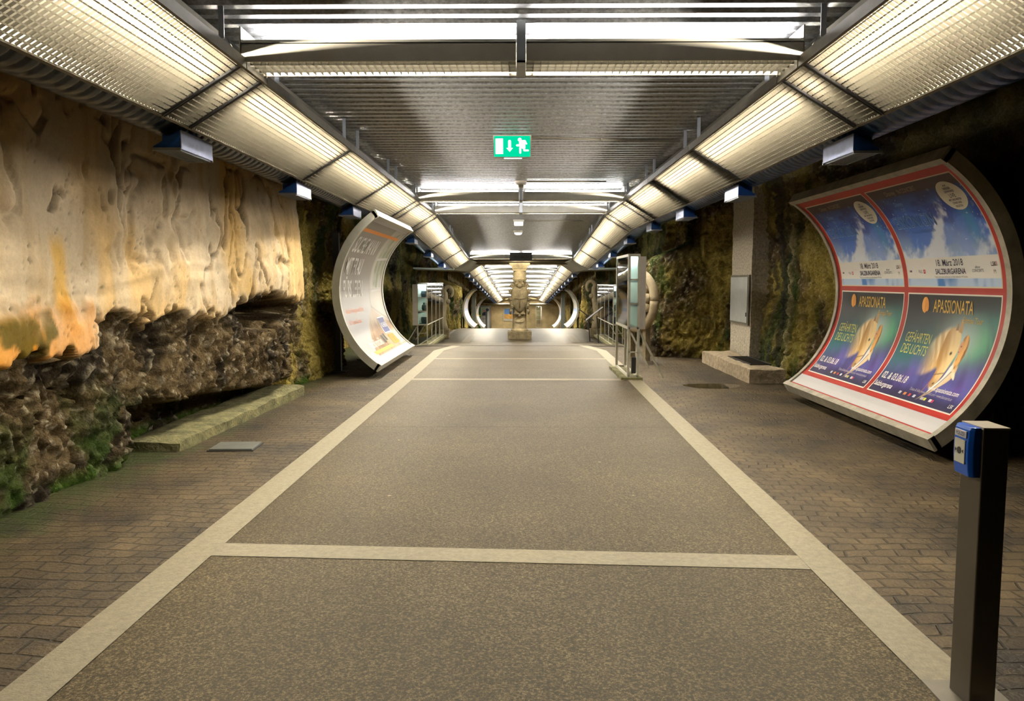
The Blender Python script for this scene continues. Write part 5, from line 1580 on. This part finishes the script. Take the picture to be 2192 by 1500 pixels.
# ================================================================== far end of the tunnel
ye = 85.6; ze = zF(ye)
def fx(px_, Y=85.6): return (px_ - 1115) / 1700 * Y
def fz(py_, Y=85.6): return 1.6 + (600 - py_) / 1700 * Y
b = MB(); b.box(-4.0, 3.4, 84.9, 85.9, 2.62 + ze, 2.72 + ze)
o = b.build('trim_21', M['soffit']); struct(o)
t = thing('framed_poster', 'blue and orange poster on the far end wall left of the column', 'poster', (fx(1092), 85.9, 0))
b = MB(); b.box(-0.72, 0.72, 0.0, 0.06, fz(687), fz(659)); b.build('frame', M['white_frame'], t)
b = MB(); b.box(-0.62, 0.62, -0.02, 0.0, fz(672), fz(661)); b.build('picture_top', mat('poster_blue', srgb(90, 140, 210), 0.5), t)
b = MB(); b.box(-0.62, 0.62, -0.02, 0.0, fz(682), fz(672)); b.build('picture_bottom', mat('poster_orange', srgb(220, 170, 90), 0.5, var=0.4, scale=4), t)
t = thing('gate_frame', 'dark green and grey door frame with a yellow bar at the far left end', 'door', (fx(1031), 85.0, ze))
b = MB(); b.box(-0.38, -0.08, 0.0, 0.06, 0.0, 2.3); b.build('green_panel', mat('green_paint', srgb(40, 110, 40), 0.4), t)
b = MB(); b.box(-0.36, 0.15, -0.03, 0.0, 1.38, 1.48); b.build('yellow_bar', mat('yellow_paint', srgb(225, 215, 40), 0.4), t)
b = MB()
b.box(-0.48, -0.38, 0.0, 0.1, 0.0, 2.45); b.box(-0.48, 1.0, 0.0, 0.1, 2.3, 2.5); b.box(0.85, 1.0, 0.0, 0.1, 0.0, 2.3)
b.build('frame', mat('grey_steel', (0.3, 0.33, 0.32), 0.4, 0.4), t)
b = MB(); b.box(-0.08, 0.85, 0.02, 0.05, 0.0, 2.3); b.build('pale_panel', mat('milk_glass', (0.6, 0.63, 0.6), 0.3), t)
t = thing('poster_stand', 'white text board topped by a portrait of a man in dark suit', 'poster', (fx(1038.5), 84.2, zF(84.2)))
b = MB(); b.box(-0.30, 0.30, 0.0, 0.05, 0.0, 1.35); b.build('text_board', M['bb_white'], t)
for k in range(6):
    if k: 
        b = MB(); b.box(-0.22, 0.22, -0.006, 0.0, 1.2 - 0.16*k, 1.245 - 0.16*k); b.build('text_line', M['trough_frame'], t)
b = MB(); b.box(-0.30, 0.30, 0.0, 0.05, 1.35, 2.2); b.build('portrait_board', mat('portrait_ground', srgb(170, 190, 170), 0.5), t)
b = MB(); b.add([(x, -0.008, z) for x, z in ((-0.26, 1.36), (0.28, 1.36), (0.25, 1.62), (0.10, 1.74), (-0.08, 1.74), (-0.22, 1.62))], [tuple(range(6))]); b.build('suit', mat('suit_navy', srgb(30, 44, 80), 0.5), t)
b = MB(); b.tube((0.0, -0.006, 1.86), (0.0, -0.012, 1.86), 0.115, 16); b.build('portrait_face', mat('portrait_skin', srgb(200, 140, 120), 0.5), t)
t = thing('ticket_pillar', 'slim dark grey pillar with a round head beside the portrait board', 'pillar', (fx(1043), 83.5, zF(83.5)))
b = MB(); b.box(-0.10, 0.10, 0, 0.2, 0, 1.8); b.build('body', mat('grey_pillar', (0.12, 0.13, 0.15), 0.4, 0.3), t)
b = MB(); b.tube((0.1, -0.02, 1.95), (0.1, 0.05, 1.95), 0.17, 20); b.build('head', mat('blue_disc', srgb(40, 60, 100), 0.4), t)
b = MB(); zt = 2.5 + ze
b.path([(fx(1040), 85.3, zt), (fx(1046), 85.3, zt - 0.06), (fx(1050), 85.3, zt - 0.2), (fx(1050), 85.3, ze + 0.0)], 0.09, 10)
tag(b.build('drain_pipe', mat('red_brown_pipe', srgb(150, 60, 40), 0.4), smooth=True), 'red brown pipe bending down beside the far left door', 'pipe')
for k, (pxx, Y, lab) in enumerate(((1014.5, 64, 'grey steel pillar between the two far left billboards'), (1205, 64, 'grey steel pillar between the two far right billboards'))):
    x = (pxx - 1115) / 1700 * Y
    t = thing('steel_pillar', lab, 'pillar', (x, Y, zF(Y)), 0, 'steel pillars in the far tunnel')
    b = MB(); b.box(-0.16, 0.16, -0.1, 0.1, 0, 2.9); b.build('post', mat('pillar_steel', (0.22, 0.25, 0.25), 0.4, 0.4), t)
    b = MB(); b.box(-0.7, 0.7, -0.08, 0.08, 2.9, 2.98); b.build('top_plate', M['trough_frame'], t)

# ================================================================== added flood lamps that brighten the column and the hall
def flood(label, loc, target, watts):
    t = thing('added_flood_lamp', label, 'lamp', loc, 0, 'added flood lamps under the hall duct')
    d = (Vector(target) - Vector(loc)).normalized()
    q = d.to_track_quat('-Z', 'Y').to_matrix().to_4x4()
    b = MB(); b.box(-0.07, 0.07, -0.05, 0.05, -0.01, 0.07, M=q); b.build('housing', M['white_frame'], t)
    b = MB(); b.box(-0.06, 0.06, -0.04, 0.04, -0.016, -0.011, M=q); b.build('lens', M['lamp_soft'], t)
    b = MB(); b.tube((0, 0, 0.03), (0, 0, 3.36 + zF(loc[1]) - loc[2] + 0.01), 0.012, 8); b.build('rod', M['strap'], t)
    l = bpy.data.lights.new('flood', 'SPOT'); l.energy = watts; l.spot_size = math.radians(125); l.spot_blend = 0.6; l.shadow_soft_size = 0.05; l.color = (1.0, 0.87, 0.62)
    o = bpy.data.objects.new('light', l); put(o, t); o.matrix_local = Matrix.Translation(d * 0.05) @ q
zz = zF(30.6)
flood('small white added flood lamp left of the black box, aimed at the stone column', (-1.1, 30.3, 3.22 + zz), (-0.4, 32.5, 1.4 + zz), 130)
flood('small white added flood lamp right of the black box, aimed at the stone column', (1.1, 30.3, 3.22 + zz), (0.4, 32.5, 1.4 + zz), 130)
